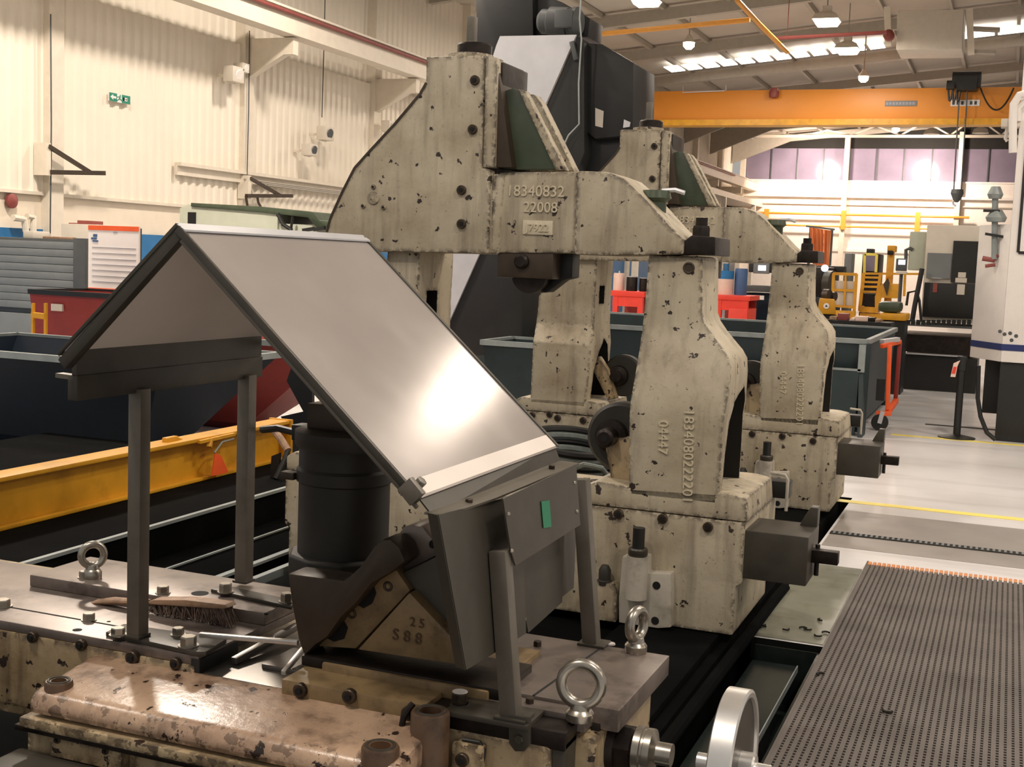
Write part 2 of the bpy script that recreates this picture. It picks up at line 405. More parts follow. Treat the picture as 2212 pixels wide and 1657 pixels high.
# end wall
struct('wall_end', MB().box(-40, 20, YE, YE+.3, 0, 6.5), 'endwall', smooth=False)
struct('wall_end_upper', MB().box(-40, 20, YE+.02, YE+.3, 8.1, 12), 'darkgap', smooth=False)
for i in range(12):
    x = -13.4+i*1.32
    w = struct('window_%d' % (i+1), MB().box(x+.03, x+1.29, YE+.05, YE+.08, 6.5, 8.1), 'wnd', smooth=False)
    struct('window_frame', MB().box(x-.03, x+.03, YE-.02, YE+.1, 6.5, 8.1), 'greydark', w, smooth=False)
for i, (z, h, d) in enumerate(((5.62, .12, .25), (5.25, .06, .12), (6.42, .08, .06), (2.9, .14, .08))):
    struct('trim_%d' % (20+i), MB().box(-13.6, 2, YE-d, YE, z, z+h), 'endwall' if i != 1 else 'steelcream', smooth=False)
for i, x in enumerate((-13.5, -8.25, -2.8)):
    struct('trim_%d' % (30+i), MB().box(x-.12, x+.12, YE-.35, YE, 0, 8.9), 'steelcream', smooth=False)
g = link('gas_pipe', MB().cyl((-13.2, YE-.4, 4.75), (-2.2, YE-.4, 4.75), .06, seg=8).cyl((-13.2, YE-.4, 4.15), (-2.4, YE-.4, 4.15), .05, seg=8), 'gas')
tag(g, 'pair of yellow pipes running low across the bright end wall', 'pipe')
for x in (-12.1, -8.2, -4.6): link('clip', MB().box(x-.12, x+.12, YE-.47, YE-.33, 4.0, 4.95), 'gas', g, smooth=False)
# truss across the end
def roofz(x): return 8.55+.092*(x+14) if x < 2 else 8.55+.092*16-.092*(x-2)
t = MB().box(-13.5, 8, YE-1.6, YE-1.4, 8.50, 8.62)
tr = struct('trim_40', t, 'steelcream', smooth=False)
for i in range(9):
    x = -12.5+i*2.3
    struct('brace', MB().bar((x, YE-1.5, 8.6), (x+1.1, YE-1.5, roofz(x+1.1)-.15), .08, .08).bar((x+1.1, YE-1.5, roofz(x+1.1)-.15), (x+2.3, YE-1.5, 8.6), .07, .07), 'steelcream', tr, smooth=False)
# knee haunches at the left end of each frame, rafters and purlins, roof sheeting
rf = MB()
rows = [(-14.3, roofz(-14.3)), (2, roofz(2)), (22, roofz(22))]
for (xa, za), (xb, zb) in zip(rows, rows[1:]):
    rf.face([(xa, 5, za), (xb, 5, zb), (xb, YE, zb), (xa, YE, za)])
struct('ceiling', rf, 'roof', smooth=False)
for i in range(10):
    yy = 15.55+5.22*i
    r = MB(); yy += 2.9
    for xa, xb in ((-14, 2), (2, 22)):
        r.prism([(xa, yy-.1, roofz(xa)-.42), (xb, yy-.1, roofz(xb)-.42), (xb, yy-.1, roofz(xb)-.1), (xa, yy-.1, roofz(xa)-.1)], (0, .2, 0))
    if i > 5: r.prism([(-14, yy-.08, roofz(-14)-1.3), (-11, yy-.08, roofz(-11)-.4), (-14, yy-.08, roofz(-14)-.3)], (0, .16, 0))
    struct('trim_%d' % (50+i), r, 'rafter', smooth=False)
for i in range(12):
    x = -13+i*1.8
    struct('trim_%d' % (70+i), MB().box(x-.05, x+.05, 8, YE, roofz(x)-.16, roofz(x)-.02), 'rafter', smooth=False)
# skylight strips running up the slope
def skylight(n, y, xa, xb, w, gap):
    for k in range(n):
        x0 = xa+(xb-xa)*k/n; x1 = xa+(xb-xa)*(k+1)/n-gap
        o = struct('window_%d' % (100+int(y)*10+k), MB().prism([(x0, y, roofz(x0)-.19), (x1, y, roofz(x1)-.19), (x1, y+w, roofz(x1)-.19), (x0, y+w, roofz(x0)-.19)], (0, 0, .03)), 'sky', smooth=False)
skylight(12, 42.3, -11.6, -4.3, 1.1, .13)
skylight(3, 42.3, -2.2, 1.4, 1.1, .1)
skylight(3, 36.0, -2.0, 1.2, .8, .1)
skylight(4, 24.6, -9.3, -6.9, 1.0, .12)
# gas pipes under the roof
g = link('gas_pipe', MB().tube([P(1268, 76, Y=27), P(1620, 43, Y=27), ], .055, 8).tube([P(1592, 0, Y=25.9), P(1640, 52, Y=27.2), P(1700, 112, Y=29.5)], .055, 8), 'gas')
tag(g, 'yellow gas pipe with a tee hanging under the roof', 'pipe')
g = link('sprinkler_pipe', MB().tube([P(1672, 83, Y=30), P(1915, 70, Y=30)], .045, 8).cyl(P(1700, 82, Y=30), P(1700, 82, Y=30)+Vector((0, 0, 2)), .01, seg=6), 'redpipe')
tag(g, 'thin brown pipe under the roof leading to the hanging heater box', 'pipe')

# suspended heater box between struts
hp = [P(px, py, Y=34) for px, py in ((1938, 22), (2082, 20), (2078, 106), (1936, 108))]
h = thing('unit_heater', 'large pale boxed heater hanging from the roof right of the lamps', 'heater', hp[3])
link('casing', MB().prism(hp, (0, 1.4, 0)), 'duct', h, bevel=.03)
for q, w in (((1917, 15), (1919, 100)), ((2094, 20), (2098, 118))):
    link('strut', MB().bar(P(*q, Y=34.2), P(*w, Y=34.2), .16, .16, (0, 1, 0)), 'steelcream', h, smooth=False)
link('valve', MB().lathe(P(1921, 78, Y=34.0), (0, -1, 0), [(.14, 0), (.14, .2), (.06, .25)], 12), 'redpipe', h)
link('shelf', MB().bar(P(2098, 62, Y=34.3), P(2160, 65, Y=34.3), .3, .08).bar(P(2098, 112, Y=34.3), P(2150, 114, Y=34.3), .3, .08), 'rafter', h, smooth=False)

# high-bay lamps in view
LL = [(1395, 12, 'big', 'square lit high-bay lamp nearest the top, left of the yellow pipe tee'),
      (1488, 100, 'small', 'round glaring lamp hanging below the yellow gas pipe'),
      (1785, 55, 'big', 'square lit high-bay lamp left of the heater box'),
      (1830, 116, 'big', 'square lit lamp hanging just in front of the skylight strip'),
      (1865, 172, 'small', 'small bulb lamp hanging just above the orange crane girder'),
      (1935, 282, 'small', 'small lit lamp seen below the crane girder, left of two others'),
      (2012, 290, 'flat', 'flat pale lamp below the crane girder, middle of three'),
      (2118, 288, 'flat', 'flat unlit lamp below the crane girder nearest the white machine')]
for px, py, k, lab in LL:
    c = P(px, py, Z=8.0); r = {'big': .42, 'small': .16, 'flat': .35}[k]
    g = thing('high_bay_lamp', lab, 'lamp', c, 'lit lamps under the roof')
    zt = roofz(c.x)-.004
    link('stem', MB().cyl(c+Vector((0, 0, .3)), (c.x, c.y, zt), .02, seg=6), 'rafter', g)
    if k == 'big':
        link('housing', MB().lathe(c+Vector((0, 0, .12)), (0, 0, 1), [(r*1.1, 0), (r*.9, .12), (.15, .22), (.15, .35)], 4), 'duct', g, smooth=False)
        link('diffuser', MB().lathe(c, (0, 0, 1), [(r*.8, 0), (r*1.02, .12)], 4), 'lamp', g, smooth=False)
    elif k == 'small':
        link('housing', MB().lathe(c+Vector((0, 0, .1)), (0, 0, 1), [(r*1.1, 0), (r*.7, .1), (.05, .22)], 12), 'duct', g)
        link('diffuser', MB().lathe(c-Vector((0, 0, .08)), (0, 0, 1), [(r*.5, 0), (r*.95, .07), (r, .18)], 12), 'lamp', g)
    else:
        link('housing', MB().lathe(c, (0, 0, 1), [(r, 0), (r*.8, .18), (.1, .26)], 12), 'duct', g)
    if k != 'flat': area('lamp_light', c-Vector((0, 0, .15)), 230, .5)
# two flood lamps that wash the end wall
for x in (-9.6, -4.6): area('wall_flood_light', (x, YE-3.2, 7.2), 430, .8, (1, .83, .70), (0, 1, -.35))

# overhead travelling crane
Yg = 40.0
c0 = P(1360, 270, Y=Yg); c1 = P(1408, 198, Y=Yg)
zb, zt = 6.37, 7.46
cr = thing('overhead_crane', 'orange travelling crane girder spanning the hall under the roof', 'crane', (-5, Yg, zb))
link('girder', MB().box(-12.8, 9, Yg, Yg+.55, zb+.18, zt), 'crane', cr, bevel=.01)
link('lower_flange', MB().box(-12.8, 9, Yg-.06, Yg+.61, zb, zb+.18), 'yellow', cr, smooth=False)
link('end_carriage', MB().box(-13.2, -12.6, Yg-1.6, Yg+1.6, 6.45, 6.9), 'crane', cr, bevel=.02)
link('walkway_rail', MB().bar(P(1475, 186, Y=Yg+.3), P(1475, 200, Y=Yg+.3), .03, .03, (0, 1, 0)).bar(P(1475, 200, Y=Yg-.1), P(1565, 196, Y=Yg-.1), .03, .03).bar(P(1568, 184, Y=Yg+.3), P(1568, 197, Y=Yg+.3), .03, .03, (0, 1, 0)), 'galv', cr, smooth=False)
link('beacon', MB().lathe(P(1672, 200, Y=Yg-.15), (0, 0, 1), [(.14, -.15), (.16, 0), (.12, .14)], 12), 'redpipe', cr)
for (a, b, cc, d), nm, mt in (((1912, 218, 1980, 229), 'maker_plate', 'grey'), ((2054, 216, 2116, 229), 'capacity_plate', 'white')):
    p0 = P(a, b, Y=Yg-.012); p1 = P(cc, d, Y=Yg-.012)
    q = link(nm, MB().box(p0.x, p1.x, Yg-.025, Yg-.001, p1.z, p0.z), mt, cr, smooth=False)
    n = 9 if nm == 'maker_plate' else 6
    for k in range(n):
        xx = p0.x+(p1.x-p0.x)*(k+.7)/(n+.6)
        if nm == 'capacity_plate' and k == 3: continue
        link('lettering', MB().box(xx-.04, xx+.03, Yg-.03, Yg-.024, p1.z+.04, p0.z-.04), 'ink' if nm == 'maker_plate' else 'greydark', q, smooth=False)
# hoist with bottom block
hz = P(2088, 176, Y=Yg-.2)
link('hoist_drum', MB().cyl(hz+Vector((-.4, 0, .05)), hz+Vector((.4, 0, .05)), .24, seg=16).box(hz.x-.25, hz.x+.3, hz.y-.3, hz.y+.5, hz.z-.28, hz.z+.1), 'black', cr)
link('hoist_motor', MB().cyl(P(2045, 184, Y=Yg-.3), P(2062, 184, Y=Yg-.3), .14, seg=12), 'black', cr)
link('rope', MB().cyl(P(2073, 190, Y=Yg-.25), P(2060, 415, Y=Yg-.25), .022, seg=6).cyl(P(2090, 190, Y=Yg-.25), P(2076, 415, Y=Yg-.25), .022, seg=6), 'greydark', cr)
hk = P(2067, 424, Y=Yg-.25)
link('hook_block', MB().lathe(hk+Vector((0, 0, .2)), (0, 0, -1), [(.17, 0), (.19, .12), (.1, .32), (.04, .38)], 12), 'greydark', cr)
link('hook', MB().tube([hk+Vector((.0+.1*math.sin(a), 0, -.28-.1*math.cos(a)+.1)) for a in [math.radians(t) for t in range(0, -250, -25)]][::-1], .03, 8), 'galv', cr)
for k in range(3): link('festoon_cable', MB().tube(bez(P(2048+k*9, 186, Y=Yg-.3), P(2050+k*9, 250, Y=Yg-.3), P(2058+k*9, 186, Y=Yg-.3)), .03, 6), 'cableblack', cr)
link('festoon_cable', MB().tube(bez(P(2118, 190, Y=Yg-.2), P(2150, 285, Y=Yg-.2), P(2190, 190, Y=Yg-.2), 14), .025, 6), 'cableblack', cr)

# exit sign on the cladding
sx = XW+.09
q0, q1 = P(236, 199, X=sx), P(281, 226, X=sx)
s = thing('exit_sign', 'green and white running-man exit sign on the corrugated wall', 'sign', (sx, (q0.y+q1.y)/2, q1.z))
y0, y1, z1, z0 = q0.y, q1.y, q0.z, q1.z; L = y1-y0
link('board', MB().box(sx-.02, sx, y0, y1, z0, z1), 'white', s, smooth=False)
link('arrow_field', MB().box(sx, sx+.004, y0, y0+L*.36, z0, z1), 'signgreen', s, smooth=False)
link('door_field', MB().box(sx, sx+.004, y0+L*.60, y1, z0, z1), 'signgreen', s, smooth=False)
zc = (z0+z1)/2; u = (z1-z0)
link('arrow', MB().prism([(sx+.005, y0+L*.04, zc), (sx+.005, y0+L*.17, zc+u*.34), (sx+.005, y0+L*.17, zc+u*.13), (sx+.005, y0+L*.31, zc+u*.13), (sx+.005, y0+L*.31, zc-u*.13), (sx+.005, y0+L*.17, zc-u*.13), (sx+.005, y0+L*.17, zc-u*.34)], (.004, 0, 0)), 'white', s, smooth=False)
yc = y0+L*.48
link('running_man', MB().lathe((sx, yc+.02, zc+u*.36), (1, 0, 0), [(u*.08, 0), (u*.08, .006)], 12).bar((sx+.004, yc+.02, zc+u*.27), (sx+.004, yc, zc-u*.05), .006, u*.14, (0, 1, 0)).bar((sx+.004, yc, zc-u*.05), (sx+.004, yc-.07, zc-u*.38), .006, u*.1, (0, 1, 0)).bar((sx+.004, yc, zc-u*.05), (sx+.004, yc+.09, zc-u*.3), .006, u*.1, (0, 1, 0)).bar((sx+.004, yc, zc+u*.2), (sx+.004, yc-.09, zc+u*.05), .006, u*.08, (0, 1, 0)), 'signgreen', s, smooth=False)
yd = y0+L*.66
link('door_symbol', MB().box(sx+.004, sx+.007, yd, yd+.03, z0+.04, z1-.04).box(sx+.004, sx+.007, yd, y1-.08, z1-.07, z1-.04).box(sx+.004, sx+.007, yd+.06, y1-.1, zc-.02, zc+.015).box(sx+.004, sx+.007, yd, y1-.08, z0+.04, z0+.07), 'white', s, smooth=False)

# wall fittings
def flood(name, px, py, lab, sc=1.0, dark=False):
    c = P(px, py, X=XW+.35); s_ = thing(name, lab, 'floodlight', c, 'floodlights on the left wall')
    link('bracket', MB().bar((XW+.05, c.y, c.z), c, .05, .05).bar(c+Vector((0, -.1*sc, -.1*sc)), c+Vector((0, .1*sc, -.1*sc)), .03, .03), 'steelcream', s_, smooth=False)
    link('housing', MB().box(c.x-.06, c.x+.16, c.y-.14*sc, c.y+.14*sc, c.z-.1*sc, c.z+.12*sc), 'duct', s_, bevel=.02)
    link('lens', MB().lathe(c+Vector((.16, 0, 0)), (1, 0, -.3), [(.09*sc, 0), (.08*sc, .02)], 14), 'greydark' if dark else 'white', s_)
flood('wall_floodlight', 500, 163, 'pale box floodlight on the wall beside the stanchion, upper one', 1.3)
flood('wall_floodlight', 516, 148, 'small pale lamp fixed on the stanchion above the box floodlight', .8)
flood('wall_floodlight', 698, 290, 'twin-headed floodlight with dark lenses on the far wall', 1.3, True)
flood('wall_floodlight', 664, 325, 'small floodlight below the twin-headed one on the far wall', 1.1, True)
flood('wall_floodlight', 835, 275, 'white box fitting on the wall just left of the tall casting', 1.2)
# wall jibs
for k, (a, b, c, lab) in enumerate((((105, 316), (108, 372), (220, 374), 'brown triangular wall bracket arm left of the trunking'),
                                   ((540, 385), (532, 423), (626, 423), 'brown triangular wall bracket arm above the pale green machine'))):
    x = XW+.3
    A, B = P(*a, X=x), P(*b, X=x); D = P(*c, X=x+.0)
    j = thing('wall_bracket_arm', lab, 'bracket', B)
    e = Vector((1.1, 0, 0))
    link('lower_arm', MB().bar(B, D+Vector((.05, 0, 0)), .06, .07), 'rust', j, smooth=False)
    link('brace', MB().bar(A, B+(D-B)*.78, .05, .06), 'rust', j, smooth=False)
    link('wall_plate', MB().box(XW+.06, x, A.y-.05, A.y+.05, B.z-.05, A.z+.05), 'steelcream', j, smooth=False)
    if k == 1:
        for q in ((531, 423, 535, 448), (556, 425, 566, 452)):
            link('hanging_hook', MB().tube([P(q[0], q[1], X=x), P(q[0]+2, q[1]+12, X=x), P(q[2], q[3], X=x)], .025, 6), 'rust', j)
bl = link('alarm_bell', MB().lathe(P(22, 434, X=XW+.02), (1, 0, 0), [(.11, 0), (.11, .05), (.03, .09)], 16), 'redpipe')
tag(bl, 'round red alarm bell on the wall under the cladding at far left', 'bell')
pi = link('wall_pipework', MB().tube([P(28, 470, X=XW+.15), P(52, 474, X=XW+.15), P(56, 500, X=XW+.15)], .05, 8).tube([P(58, 468, X=XW+.15), P(72, 470, X=XW+.15), P(72, 500, X=XW+.15)], .05, 8), 'steelcream')
tag(pi, 'bent cream pipework on the wall below the alarm bell', 'pipe')

# ================================================================== STEADY RESTS
Y1, DY = 6.143, 3.58
def col_loft(rows, bev):
    m = MB(); m.quads([[(x0, yf, z), (x1, yf, z), (x1, yb, z), (x0, yb, z)] for z, x0, x1, yf, yb in rows]); return m
def sock(mb_head, mb_hole, p, r, ax=(0, -1, 0), h=None):
    h = h or r*.9; p = Vector(p); a = Vector(ax)
    mb_head.lathe(p-a*.004, a, [(r, 0), (r, h*.85), (r*.88, h)], 18)
    mb_hole.lathe(p+a*(h-.012), a, [(r*.5, 0), (r*.5, .0135)], 6)
def screw(parent, p, r, ax=(0, -1, 0), name='socket_screw', h=None, mat='boltdark'):
    a, b = MB(), MB(); sock(a, b, p, r, ax, h); o = link(name, a, mat, parent); link('hex_socket', b, 'hole', o, smooth=False); return o

def make_rest():
    R = thing('steady_rest', '', 'steady rest', (-2.5, Y1+.45, 0.04))
    # base
    a = P(620, 1008, Y=Y1); b = P(1614, 1125, Y=Y1)
    x0, x1, zt, z0 = -3.81, -1.15, .633, .05
    base = link('base', MB().quads([[(x0+.03, Y1, z0), (x1-.03, Y1, z0), (x1-.03, Y1+.9, z0), (x0+.03, Y1+.9, z0)],
                            [(x0+.03, Y1, .30), (x1-.03, Y1, .30), (x1-.03, Y1+.9, .30), (x0+.03, Y1+.9, .30)],
                            [(x0, Y1, .32), (x1, Y1, .32), (x1, Y1+.9, .32), (x0, Y1+.9, .32)],
                            [(x0, Y1, zt), (x1, Y1, zt), (x1, Y1+.9, zt), (x0, Y1+.9, zt)]]), 'cream', R, bevel=.014)
    for q in ((1337, 1110), (1432, 1120), (1530, 1138), (720, 1033)): screw(base, P(*q, Y=Y1), .026)
    for q in ((1150, 897), (1205, 903), (1260, 908)):
        p = P(*q, Y=Y1+DY); screw(base, (p.x, Y1, p.z), .028)
    # right column
    rows = []
    for py, l, r, yf in ((1062, 1357, 1553, 0), (979, 1357, 1559, 0), (900, 1358, 1563, 0), (868, 1360, 1569, 0), (800, 1372, 1578, .05), (770, 1377, 1579, .075), (752, 1380, 1570, .09),
                         (735, 1382, 1556, .105), (712, 1386, 1538, .125), (690, 1388, 1523, .13), (672, 1390, 1517, .13), (620, 1395, 1517, .13), (550, 1400, 1518, .13)):
        p = P(l, py, Y=Y1+yf); q = P(r, py+4, Y=Y1+yf); rows.append((p.z, p.x, q.x, Y1+yf, 6.66))
    rows.insert(0, (.70, rows[0][1], rows[0][2], Y1, 6.66))
    rc = link('right_column', col_loft(rows, .015), 'cream', R, bevel=.018)
    zs = P(1590, 868, X=rows[3][2]).z
    op = [(6.26, .74), (6.66, .74)] + [(6.56, zs-.02), (6.5, zs+.02), (6.44, zs)] + [(6.30, zs-.06), (6.26, zs-.2)]
    op = [(6.20, .735), (6.63, .735), (6.63, 1.10), (6.61, 1.22), (6.575, 1.275), (6.44, 1.245), (6.34, 1.21), (6.27, 1.08), (6.22, .95)]
    cut(rc, MB().prism([(rows[3][2]-.36, y, z) for y, z in op], (.8, 0, 0)))
    ft = PL([(1253, 1092), (1250, 1066), (1262, 1048), (1290, 1040), (1332, 1047), (1357, 1052), (1553, 1064), (1580, 1068), (1612, 1077), (1615, 1124)], Y=Y1)
    ft[0].z = ft[-1].z = .636
    ft[0].x = -2.10
    link('right_foot', MB().prism(ft, (0, .72, 0)), 'cream', R, bevel=.014)
    for q in ((1588, 1072), (1285, 1046)):
        p = P(*q, Y=Y1+.1); link('foot_nut', MB().hexa((p.x, Y1+.12, p.z-.01), (0, 0, 1), .035, .03), 'boltdark', R)
    # part numbers cast up the column face
    p = P(1486, 990, Y=Y1); text('cast_number', '1834080222201', (p.x-.0, Y1-.001, p.z+.01), (.035, 0, -1), (1, 0, .035), .074, .007, 'cast', rc)
    p = P(1432, 945, Y=Y1); text('cast_number', '04447', (p.x, Y1-.001, p.z), (.035, 0, -1), (1, 0, .035), .070, .007, 'cast', rc)
    # plug hole near the top of the column
    p = P(1488, 579, Y=Y1+.13); h = link('plug', MB().torus(p+Vector((0, -.001, 0)), (0, 1, 0), .025, .006, 20, 8).lathe(p, (0, -1, 0), [(.024, -.002), (.023, .003)], 18), 'rust', rc)
    # left column (outer shoulder with concave sweep), measured on the farther rest, same casting
    rows = []
    for py, l, r, yf in ((862, 1145, 1265, 0), (800, 1148, 1272, 0), (738, 1151, 1277, 0), (696, 1158, 1283, .10), (660, 1162, 1284, .10), (640, 1163, 1285, .10), (629, 1172, 1285, .10), (622, 1188, 1286, .10), (614, 1203, 1286, .10),
                         (606, 1217, 1287, .10), (600, 1232, 1287, .10), (595, 1236, 1288, .10), (552, 1241, 1290, .10)):
        p = P(l, py, Y=Y1+DY+yf); q = P(r, py+2, Y=Y1+DY+yf); rows.append((p.z, p.x, q.x, Y1+yf, 6.70))
    rows.insert(0, (.70, rows[0][1], rows[0][2], Y1, 6.70))
    rows[-1] = (1.965,)+rows[-1][1:]
    lc = link('left_column', col_loft(rows, .015), 'cream', R, bevel=.018)
    xr = rows[3][2]
    cut(lc, MB().prism([(xr-.3, y, z) for y, z in ((6.26, .73), (6.66, .73), (6.66, 1.02), (6.60, 1.2), (6.50, 1.26), (6.38, 1.16), (6.27, 1.0))], (.8, 0, 0)))
    cut(lc, MB().box(xr-.2, xr+.5, 6.36, 6.50, 1.55, 1.70))
    f2 = [(v.x, Y1, v.z) for v in PL([(1113, 882), (1113, 864), (1126, 857), (1146, 859), (1268, 866), (1300, 872), (1303, 897)], Y=Y1+DY)]
    f2[0] = (f2[0][0], Y1, .636); f2[-1] = (f2[-1][0], Y1, .636)
    link('left_foot', MB().prism(f2, (0, .72, 0)), 'cream', R, bevel=.014)
    # beam: gusseted head plate on the left, recessed middle with cast numbers, swept arm on the right
    yb = Y1+.04
    hp = PL([(700, 541), (704, 500), (712, 470), (738, 413), (764, 362), (800, 322), (850, 268), (905, 203), (919, 178), (920, 122), (1046, 119), (1044, 200), (1040, 362), (1060, 366), (1056, 548)], Y=yb)
    bm_ = link('beam_head', MB().prism(hp, (0, .40, 0)), 'cream', R, bevel=.014)
    eg = MB()
    for a_, b_ in zip(hp[1:9], hp[2:9]): eg.bar(a_+Vector((.006, .004, -.002)), b_+Vector((.006, .004, -.002)), .014, .014, (0, 1, 0))
    link('worn_edge', eg, 'rust', bm_, smooth=False)
    st = PL([(1049, 121), (1074, 124), (1068, 362), (1043, 362)], Y=yb+.005)
    link('keep_strip', MB().prism(st, (0, .09, 0)), 'cream', R, bevel=.006)
    tw = PL([(1070, 128), (1100, 128), (1096, 362), (1066, 362)], Y=yb+.04)
    link('ram_slide', MB().prism([(tw[0].x, yb+.03, tw[0].z), (tw[0].x+.012, yb+.03, tw[0].z), (tw[2].x+.03, yb+.03, tw[2].z), (tw[3].x, yb+.03, tw[3].z)], (0, .40, 0)), 'rust', R, bevel=.008)
    e = P(1138, 160, Y=yb+.40)
    link('ram', MB().box(e.x-.18, P(1087, 133, Y=yb+.06).x, yb+.06, yb+.43, 1.95, P(1087, 134, Y=yb+.06).z), 'greasy', R, bevel=.008)
    mid = PL([(1062, 372), (1250, 370), (1246, 547), (1056, 547)], Y=yb+.07)
    mp = link('beam_middle', MB().prism(mid, (0, .36, 0)), 'cream', R, bevel=.016)
    c1 = P(1157, 414, Y=yb+.07); text('cast_number', '18340832', (c1.x, yb+.07, c1.z), (1, 0, 0), (0, 0, 1), .083, .007, 'cast', mp)
    c1 = P(1168, 449, Y=yb+.07); text('cast_number', '22008', (c1.x, yb+.07, c1.z), (1, 0, 0), (0, 0, 1), .078, .007, 'cast', mp)
    c1 = P(1162, 493, Y=yb+.07)
    link('number_pad', MB().box(c1.x-.085, c1.x+.085, yb+.062, yb+.08, c1.z-.035, c1.z+.04), 'cast', mp, bevel=.004)
    text('cast_number', 'J7922', (c1.x, yb+.062, c1.z), (1, 0, 0), (0, 0, 1), .058, .006, 'cast', mp)
    # fillet between head plate and recessed middle
    link('corner_fillet', MB().prism([(hp[-1].x-.02, yb+.02, hp[-1].z+.0), (hp[-1].x+.035, yb+.075, hp[-1].z), (hp[-1].x-.02, yb+.16, hp[-1].z)], (.02, 0, hp[-2].z-hp[-1].z-.02)), 'cream', R, bevel=.012)
    # swept arm as a loft along x: its sloping top shows
    arm = []
    for px, pt, pb in ((1247, 369, 550), (1310, 371, 552), (1345, 384, 552), (1375, 410, 551), (1410, 447, 551), (1447, 488, 550), (1478, 518, 549)):
        t_ = P(px, pt, Y=yb+.05); b_ = P(px, pb, Y=yb+.05); arm.append([(t_.x, yb+.05, b_.z), (t_.x, yb+.05, t_.z), (t_.x, yb+.42, t_.z), (t_.x, yb+.42, b_.z)])
    link('beam_arm', MB().quads(arm), 'cream', R, bevel=.014)
    tip = PL([(1478, 520), (1494, 508), (1545, 512), (1545, 552), (1474, 549)], Y=yb+.06)
    link('arm_tip', MB().prism(tip, (0, .36, 0)), 'greasy', R, bevel=.008)
    p = P(1515, 492, Y=yb+.2)
    link('tip_nut', MB().hexa((p.x, yb+.2, p.z-.09), (0, 0, 1), .05, .10).cyl((p.x, yb+.2, p.z), (p.x, yb+.2, p.z+.05), .032), 'greasy', R)
    # oil cup and bent lever on the arm
    p = P(1418, 420, Y=yb+.22)
    link('oil_cup', MB().lathe(p-Vector((0, 0, .10)), (0, 0, 1), [(.055, 0), (.055, .06), (.08, .08), (.07, .12)], 14), 'green', R)
    link('lever', MB().tube([p+Vector((.03, 0, .02)), p+Vector((.10, 0, .025)), p+Vector((.15, 0, .01))], .012, 8), 'galv', R)
    # ribs that brace the ram on the right
    rb_ = PL([(1084, 366), (1089, 196), (1108, 190), (1122, 194), (1206, 366)], Y=yb+.10)
    link('rib_web', MB().prism(rb_, (0, .05, 0)), 'green', R, bevel=.006)
    rb_ = PL([(1118, 192), (1134, 196), (1222, 368), (1200, 368)], Y=yb+.09)
    link('brace_rib', MB().prism(rb_, (0, .07, 0)), 'cream', R, bevel=.008)
    rb_ = PL([(1126, 202), (1154, 204), (1168, 222), (1241, 370), (1100, 370)], Y=yb+.30)
    link('brace_rib', MB().prism(rb_, (0, .10, 0)), 'cream', R, bevel=.008)
    # screws on the head plate
    for q in ((1027, 174), (1022, 280), (998, 411), (998, 484)): screw(R, P(*q, Y=yb), .026, name='socket_screw')
    p = P(807, 428, Y=yb); link('cover_disc', MB().lathe(p, (0, -1, 0), [(.036, 0), (.036, .004), (.034, .006)], 24), 'cream', R)
    for q in ((807, 404), (785, 445), (829, 448)): screw(R, P(*q, Y=yb), .014, name='cap_screw', mat='cream')
    # adjusting spindle on top
    p = P(1018, 112, Y=yb+.17); zt_ = hp[9].z
    link('spindle_flange', MB().lathe((p.x, yb+.17, zt_), (0, 0, 1), [(.125, 0), (.125, .028)], 30), 'cream', R, bevel=.004)
    link('spindle_nut', MB().lathe((p.x+.02, yb+.17, zt_+.028), (0, 0, 1), [(.095, 0), (.095, .05), (.085, .06)], 24), 'greasy', R)
    link('spindle', MB().box(p.x-.023, p.x+.023, yb+.147, yb+.193, zt_+.08, P(1018, 36, Y=yb+.17).z).cyl((p.x, yb+.17, zt_+.08), (p.x, yb+.17, zt_+.10), .04), 'post', R, bevel=.006)
    # roller carrier hanging under the beam
    h0, h1 = P(1078, 548, Y=yb+.1), P(1196, 604, Y=yb+.1)
    link('roller_housing', MB().box(h0.x, h1.x, yb+.08, yb+.40, h1.z, 1.95), 'rust', R, bevel=.01)
    p = P(1128, 565, Y=yb+.08); link('housing_boss', MB().lathe(p, (0, -1, 0), [(.04, -.01), (.04, .02), (.028, .03)], 20), 'greasy', R)
    link('top_roller', MB().cyl((h0.x+.17, yb+.12, h1.z+.02), (h0.x+.17, yb+.36, h1.z+.02), .10, seg=32), 'greasy', R)
    sh = PL([(1196, 548), (1238, 548), (1236, 600), (1215, 605), (1180, 632), (1160, 630), (1196, 600)], Y=yb+.2)
    link('housing_guard', MB().prism(sh, (0, .12, 0)), 'black', R, bevel=.006)
    # rollers on arms inside the columns
    for (cx, cy, rr, s) in ((1338, 944, .185, 1),):
        p = P(cx, cy, Y=6.36)
        link('roller', MB().lathe(p, (0, 1, 0), [(rr*.9, 0), (rr, .02), (rr, .10)], 44), 'darkcyl', R)
        link('roller_hub', MB().lathe(P(1324, 940, Y=6.36), (0, -1, 0), [(.085, -.01), (.085, .05), (.05, .055), (.05, .15), (.035, .16)], 24), 'greasy', R)
        link('hub_bore', MB().lathe(P(1324, 940, Y=6.36)+Vector((0, -.155, 0)), (0, -1, 0), [(.02, 0), (.018, .007)], 12), 'hole', R)
        am = PL([(1303, 945), (1375, 945), (1375, 1060), (1322, 1052)], Y=6.30)
        link('roller_arm', MB().prism(am, (0, .14, 0)), 'cream_dirty', R, bevel=.012)
    p = P(1344, 812, Y=Y1+DY+.3); p.y = 6.44
    link('roller', MB().lathe(p, (0, 1, 0), [(.16, 0), (.175, .02), (.175, .10)], 40), 'darkcyl', R)
    link('roller_hub', MB().lathe(p+Vector((-.03, .01, 0)), (0, -1, 0), [(.09, 0), (.08, .04), (.045, .05), (.045, .11)], 20), 'greasy', R)
